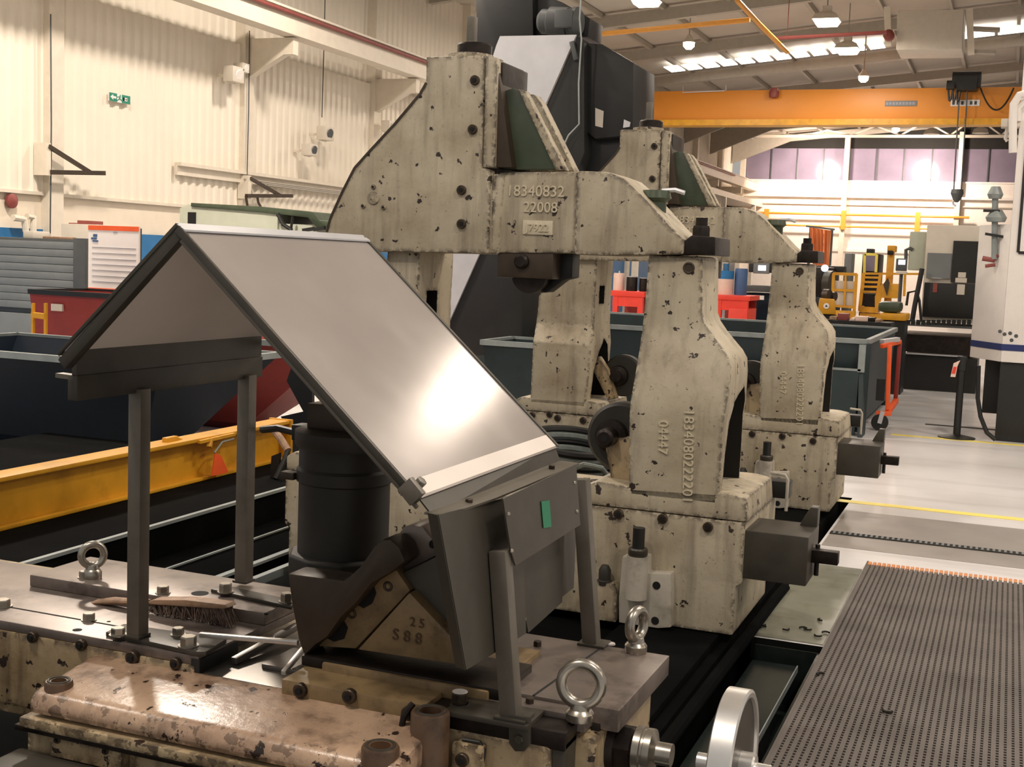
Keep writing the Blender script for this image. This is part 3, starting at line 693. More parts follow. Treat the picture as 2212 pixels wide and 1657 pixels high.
    am = [(v.x, 6.34, v.z) for v in PL([(1281, 800), (1292, 770), (1312, 800), (1330, 862), (1312, 864)], Y=Y1+DY+.2)]
    link('roller_arm', MB().prism(am, (0, .10, 0)), 'cream_dirty', R, bevel=.01)
    # screw block with square drive on the right flank
    sb = PL([(1617, 1149), (1747, 1166), (1744, 1266), (1617, 1250)], Y=Y1+.02)
    zt2, zb2 = .60, P(1744, 1266, Y=Y1+.02).z
    xr2 = sb[1].x
    link('screw_block', MB().box(-1.16, xr2, Y1+.02, Y1+.38, .345, .592), 'gunmetal', R, bevel=.008)
    link('block_lug', MB().prism([(xr2-.09, Y1+.30, .59), (xr2, Y1+.30, .59), (xr2, Y1+.30, .69), (xr2-.04, Y1+.30, .69)], (0, .08, 0)), 'gunmetal', R, bevel=.006)
    sq = P(1760, 1197, Y=Y1+.2)
    link('drive_shaft', MB().box(xr2-.02, P(1812, 1200, Y=Y1+.18).x, Y1+.15, Y1+.215, sq.z-.035, sq.z+.03), 'greasy', R, bevel=.004)
    link('stop_pin', MB().cyl((xr2+.02, Y1+.22, .36), (xr2+.02, Y1+.22, .52), .012), 'black', R)
    link('valve_block', MB().box(-1.30, -1.06, 6.90, 7.02, .635, .73), 'black', R, bevel=.008)
    link('bent_guard', MB().tube([(-1.14, 6.74, .80), (-1.06, 6.74, .795), (-1.045, 6.74, .77), (-1.045, 6.74, .60)], .009, 8), 'cream_clean', R)
    # hydraulic clamps at the foot
    up = lambda L_: [Vector((v.x, v.y, max(v.z, .052))) for v in L_]
    cb = PL([(1336, 1352), (1336, 1290), (1344, 1202), (1400, 1202), (1400, 1238), (1449, 1240), (1449, 1356), (1420, 1364)], Y=Y1-.07)
    cl = link('clamp', MB().prism(up(cb), (0, .08, 0)), 'cream_clean', R, bevel=.008)
    k = P(1371, 1290, Y=Y1-.12)
    link('clamp_barrel', MB().cyl((k.x, Y1-.10, .20), (k.x, Y1-.10, P(1371, 1200, Y=Y1-.1).z), .055, seg=24), 'cream_clean', cl)
    zt3 = P(1371, 1200, Y=Y1-.1).z
    link('clamp_nut', MB().lathe((k.x, Y1-.10, zt3), (0, 0, 1), [(.045, 0), (.05, .008), (.05, .035), (.045, .042)], 20), 'gunmetal', cl)
    link('clamp_stud', MB().cyl((k.x, Y1-.10, zt3+.03), (k.x, Y1-.10, P(1371, 1139, Y=Y1-.1).z), .031, seg=20), 'black', cl)
    for q in ((1418, 1265), (1415, 1341)): link('bolt_hole', MB().lathe(P(*q, Y=Y1-.071), (0, -1, 0), [(.021, -.001), (.019, .003)], 16), 'hole', cl)
    cb = PL([(1262, 1372), (1268, 1262), (1285, 1256), (1325, 1262), (1333, 1275), (1328, 1378)], Y=Y1-.08)
    c2 = link('clamp_block', MB().prism(up(cb), (0, .09, 0)), 'cream', R, bevel=.01)
    k = P(1305, 1258, Y=Y1-.05)
    link('clamp_nut', MB().lathe((k.x, Y1-.045, k.z-.01), (0, 0, 1), [(.04, 0), (.04, .02), (.032, .025), (.032, .075), (.018, .10)], 20), 'darkcyl', c2)
    return R
r1 = make_rest()
r2 = copy_tree(r1)
r2.location.y += DY
for o, q in ((r1, 'cream chipped steady rest nearest the camera, cast numbers on its beam'), (r2, 'cream chipped steady rest standing behind the nearest one, further along the bed')):
    o['label'] = q; o['group'] = 'steady rests on the machine bed'
for ch in r1.children:
    if ch.name.startswith('left_column'): ch.location.x += .13

# ================================================================== MACHINE BED, COVERS, PIT
bd = thing('machine_bed', 'long black machine bed running away under the steady rests', 'machine bed', (-2.5, 2, -.35))
link('bed_body', MB().box(-3.83, -1.2, -1, 10.7, -.345, .0), 'blackmat', bd, bevel=.01)
link('slideway', MB().box(-3.75, -3.2, -1, 10.7, 0, .045), 'blackmat', bd, bevel=.006)
link('slideway', MB().box(-1.75, -1.25, -1, 10.7, 0, .045), 'blackmat', bd, bevel=.006)
link('edge_strip', MB().box(-3.87, -3.83, 2, 10.7, .0, .05), 'rim', bd, smooth=False)
o = link('bed_side_channel', MB().tube([(-1.135, 1.0, .02), (-1.135, 5, .02), (-1.13, 7.0, .015), (-1.125, 7.4, .01)], .03, 10), 'blackmat')
tag(o, 'thick black sleeve lying along the right edge of the machine bed', 'sleeve')

cv = thing('chip_channel_cover', 'black stepped channel cover with grey edges left of the machine bed', 'cover', (-4.6, 5, 0))
link('top_plate', MB().prism([(-5.75, -1, .0), (-4.31, -1, .0), (-4.31, -1, .345), (-5.75, -1, .345)], (0, 10.2, 0)), 'blackmat', cv, bevel=.008)
link('side_deck', MB().box(-7.4, -5.75, -1, 8.2, .0, .30), 'blackmat', cv, bevel=.01)
link('front_step', MB().prism([(-4.30, -1, .0), (-3.97, -1, .0), (-3.97, -1, .07), (-4.12, -1, .16), (-4.30, -1, .16)], (0, 10.2, 0)), 'blackmat', cv, bevel=.004)
link('edge_strip', MB().box(-4.325, -4.295, -1, 9.15, .338, .356), 'rim', cv, smooth=False)
link('edge_strip', MB().box(-4.125, -4.112, -1, 9.15, .156, .166), 'rim', cv, smooth=False)
link('edge_strip', MB().box(-3.99, -3.95, -1, 9.15, .066, .082), 'rim', cv, smooth=False)

yb_ = thing('yellow_beam', 'yellow steel beam lying along the channel cover', 'beam', (-5.0, 5.2, .347))
link('web', MB().box(-4.97, -4.95, 2.2, 7.9, .36, .64), 'yellow', yb_, smooth=False)
link('top_flange', MB().box(-5.03, -4.87, 2.2, 7.9, .62, .645), 'yellow', yb_, bevel=.004)
link('bottom_flange', MB().box(-5.03, -4.90, 2.2, 7.9, .347, .368), 'yellow', yb_, bevel=.004)
link('end_plate', MB().box(-5.05, -4.86, 7.9, 7.93, .347, .65), 'yellow', yb_, smooth=False)
p = P(368, 945, X=-4.95)
link('lifting_lug', MB().bar(p+Vector((0, -.06, -.02)), p+Vector((0, .06, -.02)), .04, .05).bar(p+Vector((0, .06, -.02)), p+Vector((0, .14, -.05)), .04, .03), 'yellow', yb_, bevel=.006)
link('clamp_strap', MB().bar(P(430, 955, X=-4.86), P(505, 938, X=-4.86), .03, .02).bar(P(455, 948, X=-4.86), P(452, 966, X=-4.85), .03, .03), 'yellow', yb_, smooth=False)
ot = thing('orange_tag', 'orange tag hanging from a wire on the yellow beam', 'tag', P(470, 1022, X=-4.84))
tg = PL([(463, 978), (476, 985), (491, 1020), (456, 1028)], X=-4.845)
link('flag', MB().prism(tg, (.01, 0, 0)), 'orange', ot, smooth=False)
link('wire', MB().tube([P(463, 978, X=-4.84), P(480, 955, X=-4.84), P(505, 948, X=-4.84)], .006, 6), 'rim', ot)

# bright handle of a shovel-like scraper leaning at the end of the beam, and a clutter hook
w = thing('wooden_handled_scraper', 'scraper with a pale wooden handle leaning by the end of the yellow beam', 'scraper', P(600, 1040, Y=7.3))
link('handle', MB().tube([P(592, 930, Y=7.4), P(606, 948, Y=7.35), P(622, 974, Y=7.3)], .026, 10), 'wood', w)
link('ferrule', MB().tube([P(622, 974, Y=7.3), P(612, 1000, Y=7.25), P(596, 1034, Y=7.2)], .02, 8), 'black', w)
link('blade', MB().slab(PL([(588, 985), (606, 978), (604, 1030), (585, 1030)], Y=7.25), .02), 'black', w, smooth=False)
o = link('chip_chute_lip', MB().box(-4.55, -4.2, 7.7, 8.6, .347, .42).prism([(-4.55, 7.7, .42), (-4.2, 7.7, .42), (-4.2, 7.7, .45), (-4.5, 7.7, .5)], (0, .8, 0)), 'greydark', bevel=.01)
tag(o, 'small dark chute lip at the far end of the channel cover', 'chute')

# tray in the pit on the right
tr_ = thing('drip_tray', 'dark sheet drip tray sunk in the pit beside the walkway', 'tray', (-.93, 4.6, -.345))
link('pan', MB().box(-1.09, -.765, 1.0, 6.30, -.345, -.315).box(-.775, -.765, 1.0, 6.30, -.315, -.02).box(-1.09, -.765, 6.29, 6.30, -.315, -.02), 'tray', tr_, smooth=False)
link('inner_panel', MB().box(-1.085, -.860, 1.0, 6.22, -.10, -.08), 'tray', tr_, smooth=False)
link('panel_edge', MB().box(-.862, -.857, 1.0, 6.22, -.11, -.076), 'rim', tr_, smooth=False)
link('support_leg', MB().box(-1.05, -.88, 1.4, 5.6, -.315, -.10), 'black', tr_, smooth=False)

# walkway grating
gr = thing('walkway_grating', 'oily steel walkway grating with an orange end on the floor', 'grating', (.2, 5.5, 0))
mb = MB()
for i in range(80):
    x = -.733+i*.0292; mb.box(x, x+.0185, 2.6, 8.18, .006, .036)
link('bearing_bars', mb, 'grate', gr, smooth=False)['kind'] = 'stuff'
mb = MB()
for i in range(190):
    y = 2.62+i*.0292; mb.box(-.733, 1.60, y, y+.012, .010, .033)
link('cross_bars', mb, 'grate', gr, smooth=False)['kind'] = 'stuff'
mb = MB()
for i in range(80):
    x = -.733+i*.0292; mb.box(x, x+.020, 8.18, 8.27, .004, .034)
link('orange_end', mb, 'grateend', gr, smooth=False)['kind'] = 'stuff'
link('edge_bar', MB().box(-.742, -.733, 2.6, 8.27, .0, .037), 'grate', gr, smooth=False)
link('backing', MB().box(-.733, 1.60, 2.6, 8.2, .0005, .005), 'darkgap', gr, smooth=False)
# swarf curls on the plate and the grating
for k, (px, py) in enumerate(((1655, 1353), (1640, 1358), (1697, 1360), (1735, 1358), (1745, 1360), (1774, 1340), (1784, 1368), (1767, 1374))):
    p = P(px, py, Z=.01); a = random.random()*6
    o = link('swarf_curl', MB().tube([p+Vector((.018*math.cos(a+t), .018*math.sin(a+t), .004)) for t in (0, .8, 1.6, 2.4, 3.0)], .005, 6), 'darkgap')
    tag(o, 'dark curled metal chip lying on the oily floor plate between bed and grating', 'metal chip', 'metal chips on the floor plate')
for k, (px, py, lab) in enumerate(((1774, 1458, 'dark curled metal chip on the left edge of the walkway grating'), (1917, 1537, 'dark metal chip lying well out on the walkway grating'))):
    p = P(px, py, Z=.04); a = 1+k*2
    o = link('swarf_curl', MB().tube([p+Vector((.02*math.cos(a+t), .02*math.sin(a+t), .004)) for t in (0, .8, 1.6, 2.4, 3.2)], .006, 6), 'darkgap')
    tag(o, lab, 'metal chip')

# coiled hoses on the bed between the rests
hs = thing('coiled_hose', 'black and grey-green coiled hose heaped between the two steady rests', 'hose', (-2.35, 7.9, .5))
pc = P(1240, 985, Y=7.6)
for k, (r_, dz, mt) in enumerate(((.30, .09, 'cableblack'), (.285, .05, 'hose'), (.30, .01, 'cableblack'), (.27, -.03, 'hose'), (.30, -.07, 'cableblack'), (.29, -.12, 'cableblack'))):
    link('coil', MB().torus((pc.x, 7.6, pc.z+dz), (.12, -.1, 1), r_, .026, 40, 8), mt, hs)
link('tail', MB().tube([P(1205, 1040, Y=7.1), P(1225, 1018, Y=7.1), P(1262, 1004, Y=7.1), P(1300, 1012, Y=7.15), P(1310, 1025, Y=7.2)], .018, 8), 'hose', hs)
link('stand', MB().box(pc.x-.32, pc.x+.32, 7.3, 7.9, .045, pc.z-.14), 'black', hs, bevel=.02)

# ================================================================== TOOL CARRIAGE (foreground)
ZD = .75
T = thing('tool_carriage', 'oily cream carriage with steel deck plates across the front of the bed', 'carriage', (-2, 3.2, .045))
link('body', MB().box(-3.5, -1.0, 2.88, 3.62, .46, .69).box(-2.5, -1.0, 2.88, 3.62, .045, .46), 'cream_dirty', T, bevel=.012)
link('left_wing', MB().box(-3.5, -2.06, 2.865, 3.2, .492, .722), 'cream_dirty', T, bevel=.01)
dpl = link('deck_plate', MB().box(-3.5, -2.05, 2.87, 3.42, .722, .75), 'deck', T, bevel=.005)
link('deck_seam', MB().box(-3.5, -2.1, 2.985, 2.991, .7495, .7515), 'hole', T, smooth=False)
# raised slab with lifting eye
sl = link('raised_slab', MB().box(-2.965, -2.05, 3.205, 3.50, .75, .79), 'deck', T, bevel=.005)
# recess with slide plates
link('recess_floor', MB().box(-2.06, -1.0, 2.88, 3.62, .68, .70), 'slide', T, bevel=.004)
link('wing_end', MB().box(-2.075, -2.045, 2.868, 3.06, .68, .742), 'black', T, bevel=.004)
q = PL([(590, 1425), (655, 1405), (690, 1432), (640, 1448)], Z=.705)
link('slide_keeper', MB().box(-1.92, -1.70, 2.99, 3.16, .70, .715), 'slide', T, bevel=.003)
# near-left clamp foot under the guard post
ft = PL([(228, 1370), (268, 1352), (490, 1384), (445, 1413), (414, 1413), (400, 1408)], Z=.757)
link('clamp_plate', MB().prism([(v.x, v.y, .75) for v in ft], (0, 0, .014)), 'gunmetal', T, bevel=.003)
ft = PL([(455, 1280), (480, 1270), (640, 1305), (630, 1318)], Z=.79)
link('clamp_plate', MB().prism([(v.x, v.y, .79) for v in ft], (0, 0, .012)), 'gunmetal', T, bevel=.003)
def hexbolt(px, py, z, r=.018, mat='zinc', h=.02):
    p = P(px, py, Z=z); a = MB(); a.lathe((p.x, p.y, z), (0, 0, 1), [(r*1.3, 0), (r*1.3, .003)], 18).hexa((p.x, p.y, z+.003), (0, 0, 1), r, h)
    return link('deck_bolt', a, mat, T, smooth=False)
for px, py, z, r in ((192, 1340, .75, .018), (255, 1372, .764, .02), (385, 1372, .764, .017), (407, 1395, .764, .023), (5, 1310, .75, .024), (352, 1281, .79, .019), (487, 1279, .802, .02), (619, 1300, .802, .019), (182, 1248, .79, .017)):
    hexbolt(px, py, z, r, h=.026 if px in (487, 619, 407) else .02)
for px, py, rx, z in ((432, 1282, .028, .79), (167, 1361, .014, .75), (235, 1343, .006, .75), (575, 1325, .006, .79)):
    p = P(px, py, Z=z); link('tapped_hole', MB().lathe((p.x, p.y, z-.004), (0, 0, 1), [(rx, 0), (rx, .0048)], 18), 'hole', T)
for q in ((72, 1376), (177, 1393), (289, 1420), (381, 1433)): screw(T, P(*q, Y=2.865), .017 if q[0] != 289 else .021)
def eyebolt(base, R_, r_, ax, mat='zinc', tilt=(0, 0, 1)):
    b = Vector(base); u = Vector(tilt).normalized()
    e = link('lifting_eye', MB().torus(b+u*(R_+r_+.028), ax, R_, r_, 40, 14, 1.15), mat, T)
    link('eye_collar', MB().lathe(b, u, [(r_*2.3, 0), (r_*2.4, .003), (r_*2.4, .020), (r_*2.1, .026), (r_*1.8, .03), (r_*1.6, .045)], 24), mat, e)
    return e
p = P(200, 1248, Z=.79); eyebolt(p, .036, .0125, (.75, -.66, 0))
p = P(1252, 1555, Z=.735); eyebolt(p, .051, .0150, (.15, -1, .1))
p = P(1373, 1408, Z=.75); eyebolt(p, .042, .0140, (1, -.25, 0))
# right deck plates
link('deck_plate', MB().box(-1.36, -.86, 3.02, 3.53, .69, .75), 'deck', T, bevel=.004)
link('deck_seam', MB().prism([(-1.10, 3.02, .7495), (-1.094, 3.02, .7495), (-1.06, 3.50, .7495), (-1.066, 3.50, .7495)], (0, 0, .002)), 'hole', T, smooth=False)
link('deck_strip', MB().box(-1.42, -.93, 2.955, 3.018, .70, .742), 'deck', T, bevel=.003)
link('ledge', MB().box(-1.62, -.95, 2.86, 2.955, .68, .728), 'greasy', T, bevel=.004)
for q in ((1068, 1466), (1180, 1487)):
    p = P(*q, Z=.742); link('deck_bolt', MB().hexa((p.x, 2.985, .742), (0, 0, 1), .012, .014), 'boltdark', T, smooth=False)
p = P(1176, 1384, Z=.75); link('deck_bolt', MB().hexa((p.x, p.y-.06, .75), (0, 0, 1), .013, .016), 'boltdark', T, smooth=False)
p = P(1318, 1392, Z=.75); link('deck_plug', MB().lathe((p.x, p.y, .75), (0, 0, 1), [(.016, 0), (.015, .004)], 18), 'white', T)
p = P(1012, 1505, Z=.74)
link('cap_bolt', MB().hexa((p.x, 2.90, .728), (0, 0, 1), .028, .014).hexa((p.x, 2.90, .742), (0, 0, 1), .022, .030), 'boltdark', T, smooth=False)
link('bolt_face', MB().lathe((p.x, 2.90, .772), (0, 0, 1), [(.021, 0), (.020, .001)], 12), 'white', T)
fp = MB().box(P(975, 1520, Y=2.88).x, P(1155, 1540, Y=2.88).x, 2.83, 2.955, .728, .742)
link('foot_plate', fp, 'gunmetal', T, bevel=.003)
tb = PL([(1098, 1545), (1144, 1550), (1144, 1608), (1132, 1624), (1112, 1624), (1099, 1606)], Y=2.845)
link('tab', MB().prism(tb, (0, .014, 0)), 'gunmetal', T, bevel=.003)
link('tab_bolt', MB().hexa(P(1122, 1596, Y=2.846), (0, -1, 0), .012, .01), 'gunmetal', T, smooth=False)
for q in ((1164, 1584), (1022, 1556)): screw(T, P(*q, Y=2.88), .019)
link('right_face', MB().box(-1.62, -.985, 2.858, 2.90, .30, .69), 'cream_dirty', T, bevel=.012)
link('end_casting', MB().box(-1.0, -.90, 2.95, 3.5, .30, .69), 'cream_dirty', T, bevel=.012)
link('corner_strip', MB().box(-.985, -.95, 2.865, 2.95, .30, .70), 'gunmetal', T, bevel=.004)
link('hose_guard', MB().tube([P(1040, 1660, Y=2.84), P(1046, 1620, Y=2.84), P(1036, 1604, Y=2.84), P(1000, 1598, Y=2.84)], .006, 8), 'black', T)
link('valve_block', MB().box(P(975, 1600, Y=2.82).x, P(1040, 1640, Y=2.82).x, 2.82, 2.86, .40, P(1000, 1608, Y=2.82).z), 'cream_dirty', T, bevel=.01)
screw(T, P(1000, 1640, Y=2.82), .018)
# tool seat in the middle
link('tool_seat', MB().box(-1.76, -1.33, 2.84, 3.15, .68, .742), 'tan', T, bevel=.006)
link('tool_seat_step', MB().box(-1.70, -1.20, 2.95, 3.35, .70, .765), 'tan', T, bevel=.006)
link('dark_ledge', MB().box(-1.50, -1.10, 2.875, 2.96, .68, .725), 'greasy', T, bevel=.006)
for q in ((651, 1490), (757, 1503), (885, 1540)): screw(T, P(*q, Y=2.84), .020)
# long rounded casting on the front
rr = .045
prof = [(2.875, .612), (2.60, .612)] + [(2.60+rr-rr*math.cos(a), .674-rr+rr*math.sin(a)) for a in [math.radians(t) for t in range(0, 91, 15)]] + [(2.875, .706)]
link('front_casting', MB().prism([(-2.41, y, z) for y, z in prof], (1.12, 0, 0)), 'cream_front', T, bevel=.016)
for q, rr, zt in (((127, 1470), .034, .694), ((822, 1610), .042, .70)):
    p = P(*q, Z=zt)
    b = link('boss', bore(MB(), (p.x, p.y, .56), rr*1.12, zt-.56, rr*.60), 'tube', T)
    link('bore_rim', MB().torus((p.x, p.y, zt), (0, 0, 1), rr*.82, .004, 34, 8), 'gunmetal', b)
    link('bore_bottom', MB().lathe((p.x, p.y, zt-.058), (0, 0, 1), [(rr*.65, 0), (rr*.65, .004)], 26), 'hole', b)
p = P(930, 1535, Y=2.80)
b = link('tube_boss', bore(MB(), (p.x, 2.80, .40), .050, p.z-.40, .029), 'tube', T)
link('bore_rim', MB().torus((p.x, 2.80, p.z), (0, 0, 1), .036, .0045, 34, 8), 'gunmetal', b)
link('bore_bottom', MB().lathe((p.x, 2.80, p.z-.058), (0, 0, 1), [(.0285, 0), (.0285, .004)], 26), 'hole', b)
link('oil_pipe', MB().tube([P(868, 1570, Y=2.80), P(872, 1548, Y=2.80), P(884, 1530, Y=2.81), P(892, 1520, Y=2.82)], .009, 8), 'greasy', T)
link('front_ledge', MB().box(-2.43, -1.30, 2.585, 2.87, .575, .604), 'cream_dirty', T, bevel=.008)
link('lower_panel', MB().box(-2.08, -1.30, 2.63, 2.87, .045, .575), 'cream_dirty', T, bevel=.008)
link('lower_rail', MB().box(-2.45, -1.30, 2.59, 2.64, .562, .578), 'greasy', T, bevel=.004)
lp = link('hatch_plate', MB().box(-2.34, -2.10, 2.605, 2.64, .503, .562), 'cream_dirty', T, bevel=.004)
for q in ((124, 1598), (228, 1622)): screw(lp, P(*q, Y=2.605), .010)
link('hatch_body', MB().box(-2.45, -2.08, 2.64, 2.87, .045, .575), 'cream_dirty', T, bevel=.006)
link('terminal_box', MB().box(-2.46, -2.13, 2.40, 2.625, .12, .50), 'gunmetal', T, bevel=.012)
# handwheel on the right end
wy = 3.10
ax = P(1556, 1652, Y=wy); wz, wxx = ax.z, ax.x
hw = link('handwheel', MB().lathe((wxx, wy, wz), (1, 0, 0), [(.178, .002), (.192, 0), (.200, .004), (.200, .058), (.192, .062), (.180, .060), (.174, .03)], 72, cap=False), 'bright', T, label='bright turned rim of the handwheel')
link('wheel_web', MB().lathe((wxx+.040, wy, wz), (1, 0, 0), [(.179, 0), (.179, .012)], 48), 'gunmetal', hw)
link('wheel_hub', MB().lathe((wxx+.03, wy, wz), (1, 0, 0), [(.045, 0), (.045, .055), (.04, .06), (.022, .062), (.022, .1)], 24), 'bright', hw)
link('shaft_flange', MB().lathe((-.93, wy, wz), (1, 0, 0), [(.115, 0), (.115, .02), (.07, .03), (.066, .05)], 28), 'greasy', T)
link('shaft_end', MB().lathe((wxx-.06, wy, wz), (1, 0, 0), [(.022, 0), (.022, .08)], 20), 'bright', T)
link('lock_nut', MB().lathe((-.89, wy, wz), (1, 0, 0), [(.062, 0), (.062, .05), (.056, .055)], 6), 'greasy', T, smooth=False)
link('dial_ring', MB().lathe((-.835, wy, wz), (1, 0, 0), [(.055, 0), (.062, .004), (.062, .022), (.056, .024), (.056, .03), (.060, .032), (.060, .05), (.045, .055), (.03, .06), (.03, .10)], 30), 'zinc', T)

# ------------------------------------------------------------------ tooling on the seat
tl = thing('cutter_head', 'dark upright cylindrical cutter head behind the sheet metal guard', 'cutter head', P(740, 1400, Y=3.3))
cx = P(742, 1150, Y=3.3).x; Yc = 3.3
def zz(py): return P(742, py, Y=Yc).z
link('barrel', MB().lathe((cx, Yc, zz(1195)), (0, 0, 1), [(.138, 0), (.138, zz(1040)-zz(1195)), (.146, zz(1036)-zz(1195)), (.146, zz(1012)-zz(1195)), (.139, zz(1006)-zz(1195)), (.139, zz(965)-zz(1195))], 48), 'darkcyl', tl)
link('shoulder', MB().lathe((cx+.02, Yc, zz(962)), (0, 0, 1), [(.165, 0), (.17, .01), (.17, zz(928)-zz(962)), (.15, zz(922)-zz(962))], 40), 'darkcyl', tl)
link('top_block', MB().box(cx-.085, cx+.09, Yc-.09, Yc+.09, zz(925), zz(868)), 'rust', tl, bevel=.008)
link('top_stack', MB().box(cx-.05, cx+.05, Yc-.06, Yc+.06, zz(868), zz(850)), 'black', tl, bevel=.004)
link('side_lug', MB().box(cx-.17, cx-.12, Yc-.10, Yc-.06, zz(1036), zz(1020)), 'rust', tl, bevel=.004)
link('lower_collar', MB().lathe((cx, Yc, zz(1238)), (0, 0, 1), [(.165, 0), (.168, .006), (.168, zz(1192)-zz(1238)-.006), (.16, zz(1190)-zz(1238))], 10), 'darkcyl', tl, bevel=.003)
link('taper', MB().lathe((cx, Yc, .765), (0, 0, 1), [(.05, 0), (.07, .06), (.125, (zz(1300)-.765)), (.155, zz(1240)-.765)], 40), 'rust', tl)
link('spray_pipe', MB().tube([P(566, 928, Y=3.5), P(600, 925, Y=3.48), P(640, 935, Y=3.45), P(668, 945, Y=3.42)], .012, 8), 'black', tl)
link('tool_shaft', MB().bar(P(640, 932, Y=3.4), P(700, 936, Y=3.4), .06, .05), 'black', tl, bevel=.004)

br = thing('slotted_tool_bracket', 'oil-browned slotted bracket leaning against the numbered wedge', 'bracket', P(720, 1395, Y=3.02))
yk = 3.02
bp = PL([(676, 1396), (768, 1402), (886, 1276), (852, 1225), (812, 1250), (770, 1300), (735, 1335)], Y=yk)
bk = link('arm', MB().prism(bp, (0, .13, 0)), 'tan', br, bevel=.006)
for pts in (((806, 1258), (813, 1282), (804, 1304), (786, 1314), (772, 1306)), ((738, 1332), (752, 1356), (744, 1380), (722, 1386), (706, 1378))):
    link('slot', MB().prism([v+Vector((0, -.002, 0)) for v in PL(pts, Y=yk)], (0, .008, 0)), 'hole', bk, smooth=False)
sp_ = PL([(620, 1238), (745, 1254), (775, 1226), (806, 1182), (826, 1166), (842, 1164), (862, 1182), (876, 1214), (846, 1236), (802, 1262), (770, 1303), (737, 1334), (706, 1378), (680, 1395), (656, 1420), (643, 1380), (628, 1300)], Y=yk-.05)
link('shroud', MB().prism(sp_, (0, .10, 0)), 'rust', br, bevel=.012)
for q in ((838, 1267), (760, 1326)): link('screw_recess', MB().torus(P(*q, Y=yk), (0, 1, 0), .011, .004, 20, 8), 'rust', bk)
kn = PL([(848, 1168), (872, 1138), (890, 1134), (912, 1137), (952, 1188), (945, 1200), (872, 1238)], Y=yk+.05)
link('knuckle', MB().prism(kn, (0, .12, 0)), 'deck', br, bevel=.01)
for q in ((935, 1176), (872, 1208)): link('slot', MB().lathe(P(*q, Y=yk+.049), (0, -1, 0), [(.012, 0), (.011, .003)], 16), 'hole', br)
wd = thing('numbered_wedge_block', 'brown triangular wedge block with raised numbers on the tool seat', 'wedge', P(900, 1410, Y=3.0))
wp = PL([(772, 1404), (884, 1280), (1012, 1415), (1012, 1440)], Y=3.0)
wk = link('block', MB().prism(wp, (0, .16, 0)), 'tan', wd, bevel=.006)
p = P(880, 1376, Y=3.0); text('raised_number', 'S 8 8', (p.x, 2.999, p.z), (1, 0, -.02), (.02, 0, 1), .045, .003, 'tube', wk)
p = P(905, 1345, Y=3.0); text('raised_number', '2 5', (p.x-.005, 2.999, p.z-.002), (1, 0, -.02), (.02, 0, 1), .036, .003, 'tube', wk)
fp = PL([(866, 1238), (948, 1200), (985, 1330), (1000, 1360), (1004, 1412)], Y=3.04)
link('backing_plate', MB().prism(fp, (0, .10, 0)), 'gunmetal', wd, bevel=.006)
link('base_bar', MB().box(P(655, 1400, Y=2.97).x, P(1085, 1450, Y=2.97).x, 2.96, 3.2, .742, .772), 'greasy', wd, bevel=.006)

# ------------------------------------------------------------------ sheet metal guard
G = thing('sheet_metal_guard', 'pitched sheet steel guard on posts standing over the carriage', 'guard', (-1.7, 3.1, .757))
XL_, XR_, XC, ZE, ZR, ZC = -2.288, -1.936, -1.249, 1.612, 1.945, 1.332
Ya, Yb2 = 2.6, 3.56
def gslope(a, b, t=.004):
    return MB().slab([(a[0], Ya, a[1]), (b[0], Ya, b[1]), (b[0], Yb2, b[1]), (a[0], Yb2, a[1])], t)
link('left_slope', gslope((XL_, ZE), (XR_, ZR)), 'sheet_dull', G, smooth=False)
link('right_slope', gslope((XR_, ZR), (XC, ZC)), 'sheet', G, smooth=False)
def edge(name, a, b, y, w, h, mat): link(name, MB().bar((a[0], y, a[1]), (b[0], y, b[1]), w, h, (0, 1, 0)), mat, G, bevel=.002)
edge('gable_frame', (XL_-.01, ZE-.035), (XR_, ZR-.016), Ya+.012, .032, .03, 'gunmetal')
edge('gable_frame', (XL_-.02, ZE-.01), (XR_, ZR+.006), Ya, .010, .012, 'gunmetal')
edge('edge_channel', (XR_, ZR-.004), (XC, ZC-.004), Ya-.002, .020, .012, 'gunmetal')
edge('edge_channel', (XR_-.006, ZR-.022), (XC-.006, ZC-.022), Ya+.004, .010, .008, 'post')
edge('edge_channel', (XR_, ZR+.002), (XC, ZC+.002), Yb2, .010, .014, 'gunmetal')
link('ridge_cap', MB().prism([(XR_-.006, Ya-.004, ZR+.004), (XR_+.022, Ya-.004, ZR-.011), (XR_+.022, Ya-.004, ZR-.006), (XR_-.006, Ya-.004, ZR+.010)], (0, Yb2-Ya+.008, 0)), 'galv', G, smooth=False)
link('eave_lip', MB().bar((XC-.022, Ya, ZC+.019), (XC-.022, Yb2, ZC+.019), .045, .006, (.67, 0, .74)), 'sheet_dull', G, smooth=False)
link('corner_clamp', MB().bar((XC-.035, Ya-.006, ZC+.035), (XC, Ya-.006, ZC+.0), .045, .02, (0, 1, 0)).hexa((XC-.02, Ya+.03, ZC+.025), (.67, 0, .74), .014, .02), 'post', G, bevel=.002)
